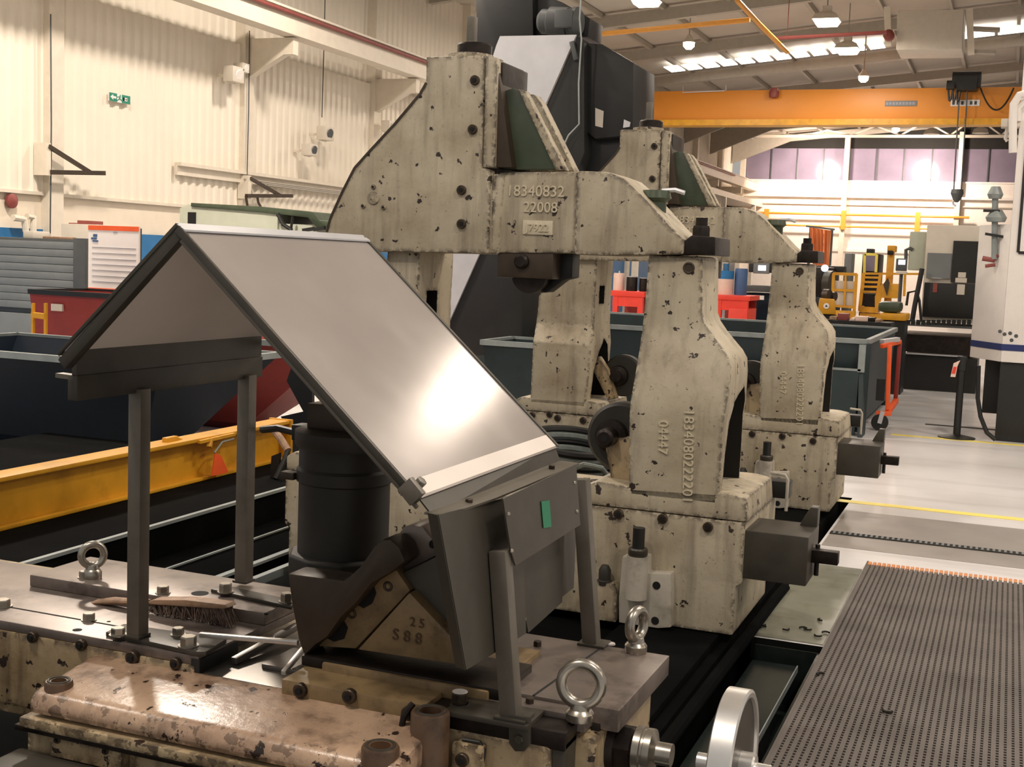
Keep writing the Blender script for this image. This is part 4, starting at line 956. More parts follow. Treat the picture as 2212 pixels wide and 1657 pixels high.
# rail under the left eave, clips at its near end
link('eave_rail', MB().box(XL_-.012, XL_+.004, Ya+.04, 3.52, 1.545, 1.618), 'gunmetal', G, smooth=False)
link('eave_rail', MB().box(XL_-.022, XL_+.010, Ya+.035, 3.52, 1.478, 1.545), 'gunmetal', G, bevel=.003)
link('end_clip', MB().bar(P(128, 810, Y=Ya+.05), P(165, 815, Y=Ya+.05), .03, .012), 'post', G, smooth=False)
link('end_clip', MB().bar(P(136, 772, Y=Ya+.05), P(160, 777, Y=Ya+.05), .03, .01), 'post', G, smooth=False)
link('edge_clip', MB().bar(P(590, 712, X=-2.2), P(606, 742, X=-2.2), .02, .012).cyl(P(597, 742, X=-2.2), P(600, 745, X=-2.25), .012), 'post', G, smooth=False)
for px, zt in ((302, .764), (533, .802)):
    y = P(px, 1100, X=-2.262).y
    link('post', MB().box(-2.306, -2.262, y, y+.046, zt, 1.49), 'post', G, bevel=.004)
    link('weld_collar', MB().box(-2.311, -2.257, y-.005, y+.051, zt, zt+.010), 'gunmetal', G, bevel=.004)
# right legs, leaning outward
def legpt(y, z, dx=0): return Vector((-1.079+(.753-z)*.115+dx, y, z))
for k, (y0, zb) in enumerate(((2.845, .742), (3.50, .75))):
    a, b = legpt(y0+.025, zb, -.022), legpt(y0+.025, 1.168 if k == 0 else 1.25, -.022)
    link('leg', MB().bar(a, b, .046, .046, (0, 1, 0)), 'post', G, bevel=.004)
    link('leg_foot', MB().box(a.x-.035, a.x+.05, y0-.012, y0+.062, zb, zb+.008), 'gunmetal', G, bevel=.002)
pn = Vector((1, 0, .115)); p0 = legpt(3, 1, -.05)
def A(pts, dx=0): return [PP(x, y, p0+Vector((dx, 0, 0)), pn) for x, y in pts]
link('apron', MB().slab(A([(946, 1112), (1090, 1076), (1128, 1130), (1135, 1368), (1098, 1392), (1006, 1447)]), .004), 'gunmetal', G, smooth=False)
link('apron_bend', MB().slab([PP(946, 1112, p0, pn), PP(1006, 1447, p0, pn), PP(1006, 1447, p0, pn)+Vector((-.03, .01, 0)), PP(946, 1112, p0, pn)+Vector((-.03, .01, 0))], .004), 'gunmetal', G, smooth=False)
pa = A([(1085, 1078), (1243, 1003), (1252, 1134), (1112, 1222), (1102, 1190)], .055)
ap = link('front_panel', MB().slab(pa, .005), 'gunmetal', G, smooth=False)
for q in ((1098, 1110), (1105, 1190), (1241, 1043), (1246, 1105)): link('rivet', MB().lathe(PP(*q, p0+Vector((.058, 0, 0)), pn), pn, [(.006, 0), (.004, .004)], 12), 'zinc', ap)
link('tape', MB().slab([PP(x, y, p0+Vector((.060, 0, 0)), pn) for x, y in ((1169, 1083), (1187, 1081), (1191, 1138), (1174, 1141))], .001), 'greentape', ap, smooth=False, label='strip of green tape')
link('inner_panel', MB().slab(A([(1112, 1215), (1218, 1150), (1213, 1301), (1140, 1367)], -.02), .004), 'gunmetal', G, smooth=False)
link('side_panel', MB().slab(A([(1190, 1165), (1245, 1120), (1238, 1270), (1202, 1298)], -.03), .004), 'gunmetal', G, smooth=False)
for q in ((1125, 1248), (1134, 1337)): link('rivet', MB().lathe(PP(*q, p0+Vector((-.016, 0, 0)), pn), pn, [(.005, 0), (.004, .003)], 10), 'zinc', G)
f0 = PP(940, 1080, p0+Vector((-.02, 0, 0)), pn)
link('hanging_strip', MB().slab([(XC-.012, Ya+.01, ZC+.005), (XC-.012, Yb2, ZC+.005), (-1.238, Yb2, 1.285), (-1.222, Ya+.02, 1.290)], .004), 'gunmetal', G, smooth=False)
link('top_flange', MB().slab([(-1.235, Ya+.0, 1.300), (-1.195, Ya+.03, 1.292), (-1.178, Ya+.30, 1.290), (-1.178, Yb2, 1.288), (-1.238, Yb2, 1.290)], .006), 'post', G, smooth=False)
for yy in (2.80, 3.40): link('flange_bolt', MB().hexa((-1.208, yy, 1.294), (0, 0, 1), .010, .01), 'boltdark', G, smooth=False)

# ------------------------------------------------------------------ loose things on the deck
hb = thing('hand_brush', 'wooden hand brush with brown bristles lying on the deck behind the left post', 'brush', P(330, 1345, Z=.75))
yb3 = 3.13
bd_ = PL([(318, 1300), (330, 1296), (400, 1296), (486, 1306), (492, 1314), (480, 1316), (318, 1306)], Y=yb3)
link('back', MB().prism(bd_, (0, .05, 0)), 'wood', hb, bevel=.005)
hd = [P(x, y, Y=yb3+.025) for x, y in ((196, 1304), (212, 1300), (245, 1298), (285, 1300), (325, 1301))]
hm = MB(); rings = []
for v, (w_, h_) in zip(hd, ((.006, .004), (.016, .009), (.021, .012), (.016, .011), (.016, .010))):
    rings.append([v+Vector((0, w_*math.cos(t), h_*math.sin(t))) for t in [2*math.pi*k/12 for k in range(12)]])
link('handle', hm.quads(rings), 'wood', hb)
mb = MB(); a, b = P(322, 1308, Y=yb3), P(484, 1316, Y=yb3)
for i in range(420):
    t = random.random(); v = a.lerp(b, t); v.y = yb3+.004+random.random()*.042
    e = Vector((v.x+random.uniform(-.012, .022)+.015*t, v.y+random.uniform(-.012, .006), .752+random.random()*.006))
    mb.cyl(v, e, .0022, .0012, 4, False)
link('bristles', mb, 'bristle', hb, smooth=False)['kind'] = 'stuff'
def rod(name, a, b, w, mat, lab, cat='bar', pts=None):
    o = link(name, MB().bar(a, b, w, w*.9), mat, bevel=w*.15); tag(o, lab, cat); return o
rod('steel_bar', P(432, 1371, Z=.785), P(644, 1388, Z=.80), .015, 'bright', 'thin bright steel bar reaching from the clamp plate to the cutter head')
rod('steel_strip', P(505, 1428, Z=.712), P(643, 1352, Z=.74), .022, 'slide', 'dull grey steel strip lying diagonally under the bright bar')
rod('key_rod', P(612, 1454, Z=.72), P(655, 1402, Z=.745), .014, 'bright', 'short bright rod tilted against the brown tool seat', 'rod')

# ================================================================== BEHIND AND AROUND
def skip(name, lab, x0, x1, y0, y1, zt, mat, taper=(.25, .25, .1), group=None, z0=.08, rim='rim'):
    s_ = thing(name, lab, 'skip', ((x0+x1)/2, (y0+y1)/2, 0), group)
    tx0, tx1, ty = taper; t = .03
    o = [(x0+tx0, y0+ty, z0), (x1-tx1, y0+ty, z0), (x1-tx1, y1-ty, z0), (x0+tx0, y1-ty, z0)]
    p = [(x0, y0, zt), (x1, y0, zt), (x1, y1, zt), (x0, y1, zt)]
    pi_ = [(x0+t, y0+t, zt), (x1-t, y0+t, zt), (x1-t, y1-t, zt), (x0+t, y1-t, zt)]
    oi = [(v[0], v[1], z0+.03) for v in o]
    link('body', MB().quads([o, p, pi_, oi]), mat, s_, smooth=False)
    r = .028
    link('rim', MB().bar(p[0], p[1], r*2, r*2).bar(p[1], p[2], r*2, r*2).bar(p[2], p[3], r*2, r*2).bar(p[3], p[0], r*2, r*2), rim, s_, smooth=False)
    for yy in (y0+ty+.1, y1-ty-.2): link('skid', MB().box(x0+tx0, x1-tx1, yy, yy+.1, 0, z0), mat, s_, smooth=False)
    return s_
# blue tipping skip on the left, red one beside it
skip('tipping_skip', 'dark blue tipping skip behind the yellow beam at the left edge', -9.6, -6.42, 8.4, 10.2, .90, 'skipblue', (.2, .62, .6))
s_ = skip('tipping_skip', 'red tipping skip behind the guard posts, right of the blue one', -8.6, -5.98, 10.5, 11.9, .98, 'red', (.1, 1.27, .45))
fl_ = link('splash_flap', MB().prism(PL([(619, 823), (638, 768), (674, 768), (674, 940), (632, 940), (606, 900), (655, 889)], Y=8.9), (0, .04, 0)), 'cableblack', smooth=False)
tag(fl_, 'black rubber flap hanging between the red skip and the nearest rest', 'flap')
skip('waste_bin', 'small red bin with a black rim beside the grey slatted cabinet', -10.9+.35, -9.0, 11.4, 12.38, 1.30, 'red', (.12, .12, .08), rim='black')
lb = link('bin_label', MB().box(P(112, 656, Y=11.4).x, P(136, 670, Y=11.4).x, 11.385, 11.46, P(112, 671, Y=11.4).z, P(112, 656, Y=11.4).z), 'duct', smooth=False)
lb.parent = [o for o in COL.objects if o.name == 'waste_bin'][0]; lb.location = -Vector(ORG['waste_bin'])
stp = link('ladder_frame', MB().bar(P(72, 655, Y=11.0), (P(70, 730, Y=11.0).x, 11.0, 0), .03, .03, (0, 1, 0)).bar(P(99, 655, Y=11.0), (P(98, 730, Y=11.0).x, 11.0, 0), .03, .03, (0, 1, 0)).bar(P(70, 680, Y=11.0), P(99, 684, Y=11.0), .05, .06), 'yellow', smooth=False)
tag(stp, 'narrow yellow step frame in front of the red bin', 'step')

# grey slatted machine guard at far left
x0, x1 = P(0, 520, Y=12.6).x-1.2, P(184, 520, Y=12.6).x
zt = P(90, 515, Y=12.6).z
gc = thing('slatted_cabinet', 'long grey horizontally slatted cabinet at the far left', 'cabinet', ((x0+x1)/2, 13.0, 0))
link('carcass', MB().box(x0, x1, 12.65, 13.6, .0, zt), 'greydark', gc, bevel=.01)
for i in range(9):
    z = 1.02+i*(zt-1.05)/9; link('slat', MB().box(x0, x1-.18, 12.6, 12.66, z, z+(zt-1.05)/9-.006), 'grey', gc, bevel=.003)
link('corner_post', MB().box(x1-.17, x1+.02, 12.58, 12.7, .0, zt+.02), 'greydark', gc, bevel=.006)
link('lower_door', MB().box(x0, x1-.6, 12.6, 12.66, .05, .95), 'grey', gc, bevel=.01)
# document board with orange bands
YB_ = 12.5
bx0, bx1, bz1, bz0 = P(191, 487, Y=YB_).x, P(300, 487, Y=YB_).x, P(245, 488, Y=YB_).z, P(245, 634, Y=YB_).z
db = thing('document_board', 'white ruled board with orange top and bottom bands', 'board', ((bx0+bx1)/2, YB_, 0))
link('panel', MB().box(bx0, bx1, YB_, YB_+.03, bz0, bz1), 'paper', db, smooth=False)
h = bz1-bz0
link('header_band', MB().box(bx0, bx1, YB_-.005, YB_, bz1-.07*h, bz1-.0*h), 'orange', db, smooth=False)
link('footer_band', MB().box(bx0, bx1, YB_-.005, YB_, bz0, bz0+.07*h), 'orange', db, smooth=False)
w_ = bx1-bx0
lg = MB().box(bx0+.10*w_, bx0+.18*w_, YB_-.005, YB_, bz1-.17*h, bz1-.13*h).box(bx0+.06*w_, bx0+.17*w_, YB_-.005, YB_, bz1-.21*h, bz1-.18*h).box(bx0+.09*w_, bx0+.20*w_, YB_-.005, YB_, bz1-.245*h, bz1-.22*h)
link('emblem', lg, 'bluedark', db, smooth=False)
mb = MB()
for i in range(7): mb.box(bx0+.08*w_, bx1-.05*w_, YB_-.004, YB_, bz1-(.32+.085*i)*h, bz1-(.326+.085*i)*h)
mb.box(bx0+.5*w_, bx0+.58*w_, YB_-.004, YB_, bz1-.10*h, bz1-.085*h)
link('ruled_lines', mb, 'ink', db, smooth=False)
for x in (bx0+.03, bx1-.05): link('leg', MB().box(x, x+.04, YB_+.03, YB_+.07, 0, bz1-.02), 'greydark', db, smooth=False)
cb = link('storage_cabinet', MB().box(P(132, 490, Y=14.6).x, P(210, 490, Y=14.6).x, 14.6, 15.2, 0, P(170, 484, Y=14.6).z), 'duct', bevel=.01)
tag(cb, 'pale grey cupboard standing behind the white document board', 'cupboard')
o = link('red_folder', MB().box(P(172, 480, Y=14.7).x, P(198, 480, Y=14.7).x, 14.7, 15.0, cb.data.vertices[0].co.z, 0.1), 'redpipe'); 
zc_ = P(170, 484, Y=14.6).z
bpy.data.objects.remove(o)
o = link('red_folder', MB().box(P(172, 480, Y=14.75).x, P(198, 480, Y=14.75).x, 14.7, 15.0, zc_, zc_+.055).box(P(148, 480, Y=14.75).x, P(172, 480, Y=14.75).x, 14.75, 14.95, zc_, zc_+.018), 'redpipe', bevel=.004)
tag(o, 'red folder lying on top of the pale cupboard', 'folder')
o = link('junction_box', MB().box(P(50, 494, Y=12.8).x, P(72, 494, Y=12.8).x, 12.8, 13.1, zt, zt+.09), 'duct', bevel=.006)
tag(o, 'small pale box on top of the grey slatted cabinet', 'box')
o = link('wooden_strip', MB().box(P(92, 500, Y=12.8).x, P(130, 500, Y=12.8).x, 12.8, 13.1, zt, zt+.03), 'wood', bevel=.006)
tag(o, 'flat brown strip on top of the grey slatted cabinet', 'strip')

# pale green machine along the wall
ym = 15.5
pm = thing('grinding_machine', 'long pale grey-green machine cabinet behind the guard ridge', 'machine', (P(540, 480, Y=ym).x, ym+.6, 0))
hp_ = PL([(388, 452), (412, 440), (700, 466), (712, 520), (388, 520)], Y=ym)
z_lo = 0.0
mx0, mx1 = hp_[0].x, P(712, 520, Y=ym).x
link('housing', MB().prism([(mx0, ym, 0), (mx0, ym, P(388, 450, Y=ym).z), (mx0+.15, ym, P(412, 441, Y=ym).z), (P(600, 459, Y=ym).x, ym, P(600, 459, Y=ym).z), (P(600, 459, Y=ym).x, ym, 0)], (0, 1.2, 0)), 'palegreen', pm, bevel=.01)
link('low_section', MB().box(P(560, 490, Y=ym).x, mx1, ym+.05, ym+1.2, 0, P(640, 484, Y=ym).z), 'palegreen', pm, bevel=.01)
tp = PL([(412, 438), (560, 446), (676, 458), (690, 476), (712, 478), (712, 492), (682, 490), (665, 470), (560, 458), (412, 446)], Y=ym-.03)
link('top_tray', MB().prism(tp, (0, 1.25, 0)), 'green', pm, bevel=.008)
q = P(415, 471, Y=ym)
link('socket', MB().box(q.x-.07, q.x+.07, ym-.012, ym+.02, q.z-.085, q.z+.085), 'hole', pm, smooth=False)
link('cable', MB().tube([P(600, 462, Y=ym-.05), P(612, 485, Y=ym-.05), P(630, 497, Y=ym-.05)], .03, 8).tube([P(632, 468, Y=ym-.05), P(628, 500, Y=ym-.05)], .02, 6), 'cableblack', pm)
for q in ((666, 494), (690, 492)): link('clamp_lever', MB().bar(P(q[0]-12, q[1]+4, Y=ym-.04), P(q[0]+12, q[1], Y=ym-.04), .04, .05), 'black', pm, smooth=False)

# inclined chip conveyor with its discharge head and motor
yc_ = 13.7
cc = thing('chip_conveyor', 'tall black inclined chip conveyor rising behind the steady rests', 'conveyor', (P(960, 760, Y=yc_).x, yc_+.5, 0))
st_ = PL([(1080, 78), (1245, 75), (1037, 545), (950, 740), (880, 740), (930, 545), (1072, 98)], Y=yc_)
link('bright_cover', MB().prism(st_, (0, .03, 0)), 'galv', cc, smooth=False, label='pale bare sheet metal cover')
bk_ = PL([(1247, 78), (1262, 92), (1262, 330), (1225, 430), (1130, 590), (1128, 760), (930, 780), (1037, 545)], Y=yc_+.03)
link('incline_casing', MB().prism(bk_, (0, .9, 0)), 'black', cc, bevel=.01)
hd_ = PL([(1254, 92), (1300, 95), (1369, 137), (1367, 292), (1285, 300), (1240, 262)], Y=yc_+.15)
link('discharge_head', MB().prism(hd_, (0, .9, 0)), 'black', cc, bevel=.015)
dr = PL([(1225, 280), (1290, 297), (1352, 300), (1345, 372), (1228, 372)], Y=yc_+.3)
link('drop_chute', MB().prism(dr, (0, .7, 0)), 'cableblack', cc, bevel=.01)
tw_ = PL([(1027, -40), (1150, -40), (1152, 82), (1080, 82), (1080, 150), (1030, 120)], Y=yc_+.25)
link('upper_casing', MB().prism(tw_, (0, .8, 0)), 'black', cc, bevel=.015)
tw_ = PL([(1150, -20), (1215, 5), (1275, 40), (1270, 80), (1150, 82)], Y=yc_+.35)
link('motor_mount', MB().prism(tw_, (0, .5, 0)), 'black', cc, bevel=.01)
m0, m1 = P(1165, 46, Y=yc_+.2), P(1262, 50, Y=yc_+.2)
link('motor', MB().lathe(m0, m1-m0, [(.10, 0), (.14, .04), (.14, .12), (.17, .14), (.17, .36), (.155, .37), (.155, .42), (.18, .43), (.18, .47), (.12, .52)], 24), 'greydark', cc)
link('motor_box', MB().box(P(1200, 40, Y=yc_).x, P(1235, 40, Y=yc_).x, yc_-.04, yc_+.1, P(1200, 60, Y=yc_).z, P(1200, 22, Y=yc_).z), 'greydark', cc, bevel=.01)
p = [P(x, y, Y=yc_+.14) for x, y in ((1286, 233), (1304, 240), (1302, 276), (1286, 272))]
link('notice', MB().slab(p, .006), 'duct', cc, smooth=False)
link('notice', MB().slab([P(x, y, Y=yc_+.14) for x, y in ((1348, 258), (1362, 264), (1360, 274), (1346, 276))], .006), 'galv', cc, smooth=False)
link('lug', MB().bar(P(1235, 90, Y=yc_-.02), P(1245, 130, Y=yc_-.02), .05, .05, (0, 1, 0)), 'greydark', cc, bevel=.005)
o = link('hanging_wire', MB().tube([P(x, y, Y=yc_-.08) for x, y in ((1256, -20), (1252, 40), (1256, 85), (1250, 180), (1251, 268), (1228, 292), (1214, 322))], .010, 6), 'rim')
tag(o, 'thin grey wire looping down the front of the black chip conveyor', 'wire')

# teal skips under and beside the conveyor
s2 = skip('scrap_skip', 'large dark teal skip with grey rims behind the farther steady rest', -7.6, -1.52, 15.1, 18.9, 1.09, 'teal', (.1, .05, .05))
link('end_panel', MB().prism([(-1.58, 14.95, .72), (-1.58, 14.95, 1.06), (-1.53, 15.1, 1.07), (-1.53, 15.1, .0), (-1.53, 14.75, .0)], (.05, 0, 0)), 'teal', s2, smooth=False)
link('front_panel', MB().slab([(-1.58, 14.9, .0), (-3.6, 14.9, .0), (-3.6, 14.95, .76), (-1.58, 14.95, .76)], .03), 'teal', s2, smooth=False)
link('panel_edge', MB().box(-1.595, -1.52, 14.93, 14.97, .74, 1.06), 'rim', s2, smooth=False)
link('lip', MB().box(-3.6, -1.56, 14.93, 14.98, .75, .775), 'rim', s2, smooth=False)
skip('scrap_skip', 'smaller teal skip with sloping grey rim between the conveyor and the rest', -5.35, -4.3, 12.6, 13.5, .97, 'teal', (.15, .1, .05))
o = link('floor_glare_sheet', MB().box(-9.8, -7.2, 14.6, 20, .001, .012), 'paper', smooth=False)  # white sheet on the floor; overexposed brightness put into its colour
tag(o, 'white sheet standing in for brightly lit floor between the red skip and the cutter head', 'panel')

# orange trolley
tx, ty = P(1925, 800, Y=15.6).x, 15.6
ot_ = thing('trolley', 'orange tubular trolley on a black castor beside the teal skip', 'trolley', (tx, ty, 0))
def ob(a, b, w=.05): return MB().bar(P(*a, Y=ty), P(*b, Y=ty), w, w, (0, 1, 0))
link('upright', ob((1922, 745), (1917, 885)), 'orange', ot_, bevel=.006)
link('upright', MB().bar(P(1944, 740, Y=ty+.5), P(1934, 870, Y=ty+.5), .05, .05, (0, 1, 0)), 'red', ot_, bevel=.006)
link('top_bar', MB().bar(P(1905, 748, Y=ty), P(1944, 738, Y=ty+.5), .05, .05), 'orange', ot_, bevel=.006)
link('base_bar', MB().bar(P(1893, 893, Y=ty), P(1925, 893, Y=ty), .06, .06).bar(P(1918, 890, Y=ty), P(1936, 865, Y=ty+.5), .06, .06), 'orange', ot_, bevel=.006)
ca = link('castor', MB().cyl((tx-.09, ty-.03, .10), (tx-.09, ty+.03, .10), .10, seg=24), 'black', ot_)
link('fork', MB().bar((tx-.06, ty-.04, .24), (tx-.09, ty-.045, .09), .05, .015, (0, 1, 0)), 'galv', ca, smooth=False)
link('panel', MB().box(tx-.16, tx-.06, ty+.02, ty+.06, .36, .62), 'black', ot_, smooth=False)
link('top_clip', MB().bar(P(1905, 738, Y=ty+.1), P(1940, 733, Y=ty+.4), .06, .05), 'galv', ot_, smooth=False)

# tall white machine column at the right edge
wx = P(2163, 760, Y=15.5).x
wm = thing('white_machine', 'white machine column with a navy stripe at the right edge', 'machine', (.6, 16.2, 0))
xl = P(2097, 742, Y=16.1).x
bz = P(2163, 782, Y=15.5).z; tz = P(2163, 262, Y=15.5).z
link('cabinet', MB().box(wx, 2.2, 15.5, 17.0, bz, 4.6), 'white', wm, bevel=.01)
link('side_cabinet', MB().prism([(wx, 15.51, bz), (wx, 17.0, bz), (xl, 17.0, bz), (xl, 16.1, bz)], (0, 0, P(2130, 486, Y=16.0).z-bz)), 'white', wm, bevel=.01)
link('stripe', MB().prism([(wx-.004, 15.496, P(2163, 757, Y=15.5).z), (2.2, 15.496, P(2163, 757, Y=15.5).z), (2.2, 15.51, P(2163, 757, Y=15.5).z), (wx, 15.51, P(2163, 757, Y=15.5).z), (xl, 16.105, P(2163, 757, Y=15.5).z), (xl-.004, 16.098, P(2163, 757, Y=15.5).z)], (0, 0, .075)), 'navy', wm, smooth=False)
link('plinth', MB().box(wx+.0, 2.2, 15.55, 17.0, 0, bz), 'black', wm, bevel=.01)
link('plinth', MB().box(xl+.18, wx+.2, 16.2, 17.0, .25, bz), 'black', wm, bevel=.01)
d0 = P(2200, 545, Y=15.49)
link('door_seal', MB().box(d0.x-.02, d0.x+.012, 15.485, 15.5, d0.z, 4.6).box(d0.x, 2.2, 15.485, 15.5, d0.z-.02, d0.z+.012), 'black', wm, smooth=False)
link('door', MB().box(d0.x+.012, 2.2, 15.48, 15.5, d0.z+.012, 4.6), 'white', wm, bevel=.006)
p = P(2192, 285, Y=15.6)
link('bracket_arm', MB().box(P(2163, 258, Y=15.4).x, P(2205, 258, Y=15.4).x, 15.4, 15.6, P(2170, 274, Y=15.4).z, P(2170, 256, Y=15.4).z), 'duct', wm, bevel=.01)
link('valve_cluster', MB().lathe(P(2150, 420, Y=15.7), (0, 0, 1), [(.07, -.05), (.09, 0), (.05, .09)], 14).lathe(P(2152, 470, Y=15.7), (0, 0, 1), [(.10, -.05), (.12, 0), (.06, .09)], 14).cyl(P(2150, 410, Y=15.7), P(2148, 560, Y=15.7), .035), 'rim', wm)
link('pipe_loop', MB().tube([P(x, y, Y=15.35) for x, y in ((2188, 330), (2188, 260), (2190, 225), (2202, 206), (2225, 200))], .045, 10).tube([P(x, y, Y=15.4) for x, y in ((2200, 262), (2200, 235), (2215, 218))], .035, 8), 'white', wm)
link('handle', MB().tube([P(x, y, Y=15.62) for x, y in ((2176, 275), (2172, 300), (2176, 305))], .02, 8), 'white', wm)
link('valve_handle', MB().bar(P(2124, 455, Y=15.65), P(2160, 456, Y=15.65), .04, .03).bar(P(2128, 505, Y=15.65), P(2170, 512, Y=15.65), .03, .03), 'black', wm, smooth=False)
link('pipe_manifold', MB().tube([P(2122, 558, Y=15.7), P(2146, 562, Y=15.7), P(2154, 550, Y=15.7)], .03, 8).tube([P(2128, 575, Y=15.7), P(2150, 572, Y=15.7)], .02, 8), 'redpipe', wm)
for q in ((2160, 716), (2170, 722), (2182, 720), (2195, 726), (2185, 735)): link('scuff_mark', MB().lathe(P(*q, Y=15.497), (0, -1, 0), [(.022, 0), (.02, .002)], 8), 'greydark', wm, smooth=False)
o = link('power_cable', MB().tube([P(x, y, Y=15.3) for x, y in ((2114, 790), (2112, 860), (2118, 900), (2132, 935), (2150, 950))], .025, 8), 'cableblack')
tag(o, 'black cable hanging from under the white machine to the floor', 'cable')
# belt barrier post
bp_ = P(2066, 946, Z=0.0)
bb = thing('barrier_post', 'black belt barrier post on a round base with a red and white strap end', 'barrier post', bp_)
link('base', MB().lathe(bp_, (0, 0, 1), [(.21, 0), (.21, .012), (.06, .04), (.03, .05)], 36), 'black', bb)
link('pole', MB().cyl(bp_+Vector((0, 0, .04)), bp_+Vector((0, 0, .86)), .042, seg=20), 'black', bb)
link('cassette', MB().cyl(bp_+Vector((0, 0, .80)), bp_+Vector((0, 0, .96)), .055, seg=20), 'black', bb)
zt_ = bp_+Vector((0, 0, .86))
link('strap_end', MB().slab([zt_+Vector((-.02, -.06, .06)), zt_+Vector((-.09, -.06, .02)), zt_+Vector((-.115, -.06, -.14)), zt_+Vector((-.06, -.06, -.14)), zt_+Vector((-.045, -.06, -.01))], .01), 'pink', bb, smooth=False)
link('strap_stripe', MB().slab([zt_+Vector((-.088, -.067, -.02)), zt_+Vector((-.104, -.067, -.10)), zt_+Vector((-.064, -.067, -.10)), zt_+Vector((-.052, -.067, -.02))], .006), 'redbright', bb, smooth=False)

# machining centre with black doors
Ym = 22.0
mc = thing('machining_centre', 'grey and black machining centre standing beyond the barrier post', 'machine', (-1.2, 22.8, 0))
def mbx(a, b, y0, y1): p, q = P(*a, Y=y0), P(*b, Y=y0); return MB().box(min(p.x, q.x), max(p.x, q.x), y0, y1, min(p.z, q.z), max(p.z, q.z))
link('upper_casing', mbx((2003, 485), (2120, 700), Ym, Ym+1.5), 'duct', mc, bevel=.03)
link('door', mbx((1997, 610), (2112, 690), Ym-.06, Ym-.0), 'black', mc, bevel=.01)
link('door_top', mbx((2060, 520), (2112, 612), Ym-.06, Ym), 'black', mc, smooth=False)
link('window', mbx((2004, 546), (2052, 602), Ym-.05, Ym), 'grey', mc, smooth=False)
for a, b in (((2070, 588), (2086, 600)), ((2064, 600), (2088, 611)), ((2068, 614), (2083, 637))): link('notice', mbx(a, b, Ym-.075, Ym-.06), 'duct', mc, smooth=False)
link('notice', mbx((2016, 612), (2024, 632), Ym-.075, Ym-.06), 'redpipe', mc, smooth=False)
link('handle', mbx((2013, 600), (2034, 602), Ym-.09, Ym-.06), 'galv', mc, smooth=False)
link('table', mbx((1944, 700), (2118, 712), Ym-.5, Ym+1), 'greydark', mc, smooth=False)
link('table_edge', mbx((1948, 713), (2095, 721), Ym-.55, Ym-.5), 'duct', mc, smooth=False)
link('bed_panel', mbx((1948, 721), (2100, 768), Ym-.5, Ym+1), 'greasy', mc, smooth=False)
link('bed_rail', mbx((1948, 764), (2080, 769), Ym-.56, Ym-.5), 'galv', mc, smooth=False)
zz0 = P(1990, 769, Y=Ym-.5).z
link('plinth', MB().box(P(1948, 800, Y=Ym-.45).x, P(2110, 800, Y=Ym-.45).x, Ym-.45, Ym+1, 0, zz0), 'black', mc, smooth=False)
mb = MB()
for i in range(14):
    p = P(1950+i*11, 699, Y=Ym-.4); mb.box(p.x-.03, p.x+.03, Ym-.42, Ym-.3, p.z-.02, p.z+.06)
link('energy_chain', mb, 'black', mc, smooth=False)
q = P(1985, 545, Y=Ym+.4)
ec = link('electrical_cabinet', mbx((1966, 500), (2003, 585), Ym+.3, Ym+1.0), 'palegreen', mc, bevel=.02)
link('coolant_hose', MB().tube([P(x, y, Y=Ym-.2) for x, y in ((1992, 580), (1984, 620), (1976, 660), (1970, 695))], .04, 8).tube([P(x, y, Y=Ym-.2) for x, y in ((1958, 660), (1962, 632), (1980, 628), (1986, 650), (1990, 695))], .022, 8), 'cableblack', mc)
link('control_arm', MB().tube([P(x, y, Y=Ym+.3) for x, y in ((1957, 560), (1957, 540), (1966, 536), (1972, 540))], .03, 8), 'greydark', mc)
# pendant control panel
pp_ = thing('control_panel', 'dark control panel with a small lit screen on the machining centre arm', 'control panel', P(1947, 575, Y=Ym))
link('housing', mbx((1936, 558), (1958, 586), Ym-.1, Ym), 'greydark', pp_, bevel=.015)
link('screen', mbx((1941, 561), (1955, 572), Ym-.11, Ym-.1), 'screen', pp_, smooth=False)
link('keypad', mbx((1936, 586), (1958, 592), Ym-.15, Ym), 'duct', pp_, smooth=False)
link('arm', MB().cyl(P(1947, 592, Y=Ym+.05), (P(1947, 592, Y=Ym+.05).x, Ym+.05, 0), .03, seg=8), 'greydark', pp_)

# orange welding curtain
Yc2 = 36
cv_ = PL([(1749, 491), (1795, 498), (1790, 577), (1756, 573)], Y=Yc2)
mb = MB(); n = 26; rows_ = []
for k in range(2):
    rows_.append([(cv_[0 if k == 0 else 3].lerp(cv_[1 if k == 0 else 2], i/n))+Vector((0, .10*math.sin(i*1.3)+.05*math.sin(i*2.9), 0)) for i in range(n+1)])
bm = mb.bm; a = [bm.verts.new(v) for v in rows_[0]]; b = [bm.verts.new(v) for v in rows_[1]]
for i in range(n): bm.faces.new((a[i], a[i+1], b[i+1], b[i]))
bmesh.ops.solidify(bm, geom=bm.faces[:], thickness=.02)
wc = thing('welding_curtain', 'bright orange hanging welding curtain above the distant benches', 'curtain', cv_[3])
link('cloth', mb, 'orangecloth', wc)
link('rail', MB().bar(cv_[0]+Vector((-.1, 0, .03)), cv_[1]+Vector((.1, 0, .03)), .05, .05), 'greydark', wc, smooth=False)
for v in (cv_[0], cv_[1]): link('stand', MB().cyl((v.x, v.y+.2, 0), (v.x, v.y+.2, v.z+.03), .04, seg=8), 'greydark', wc)

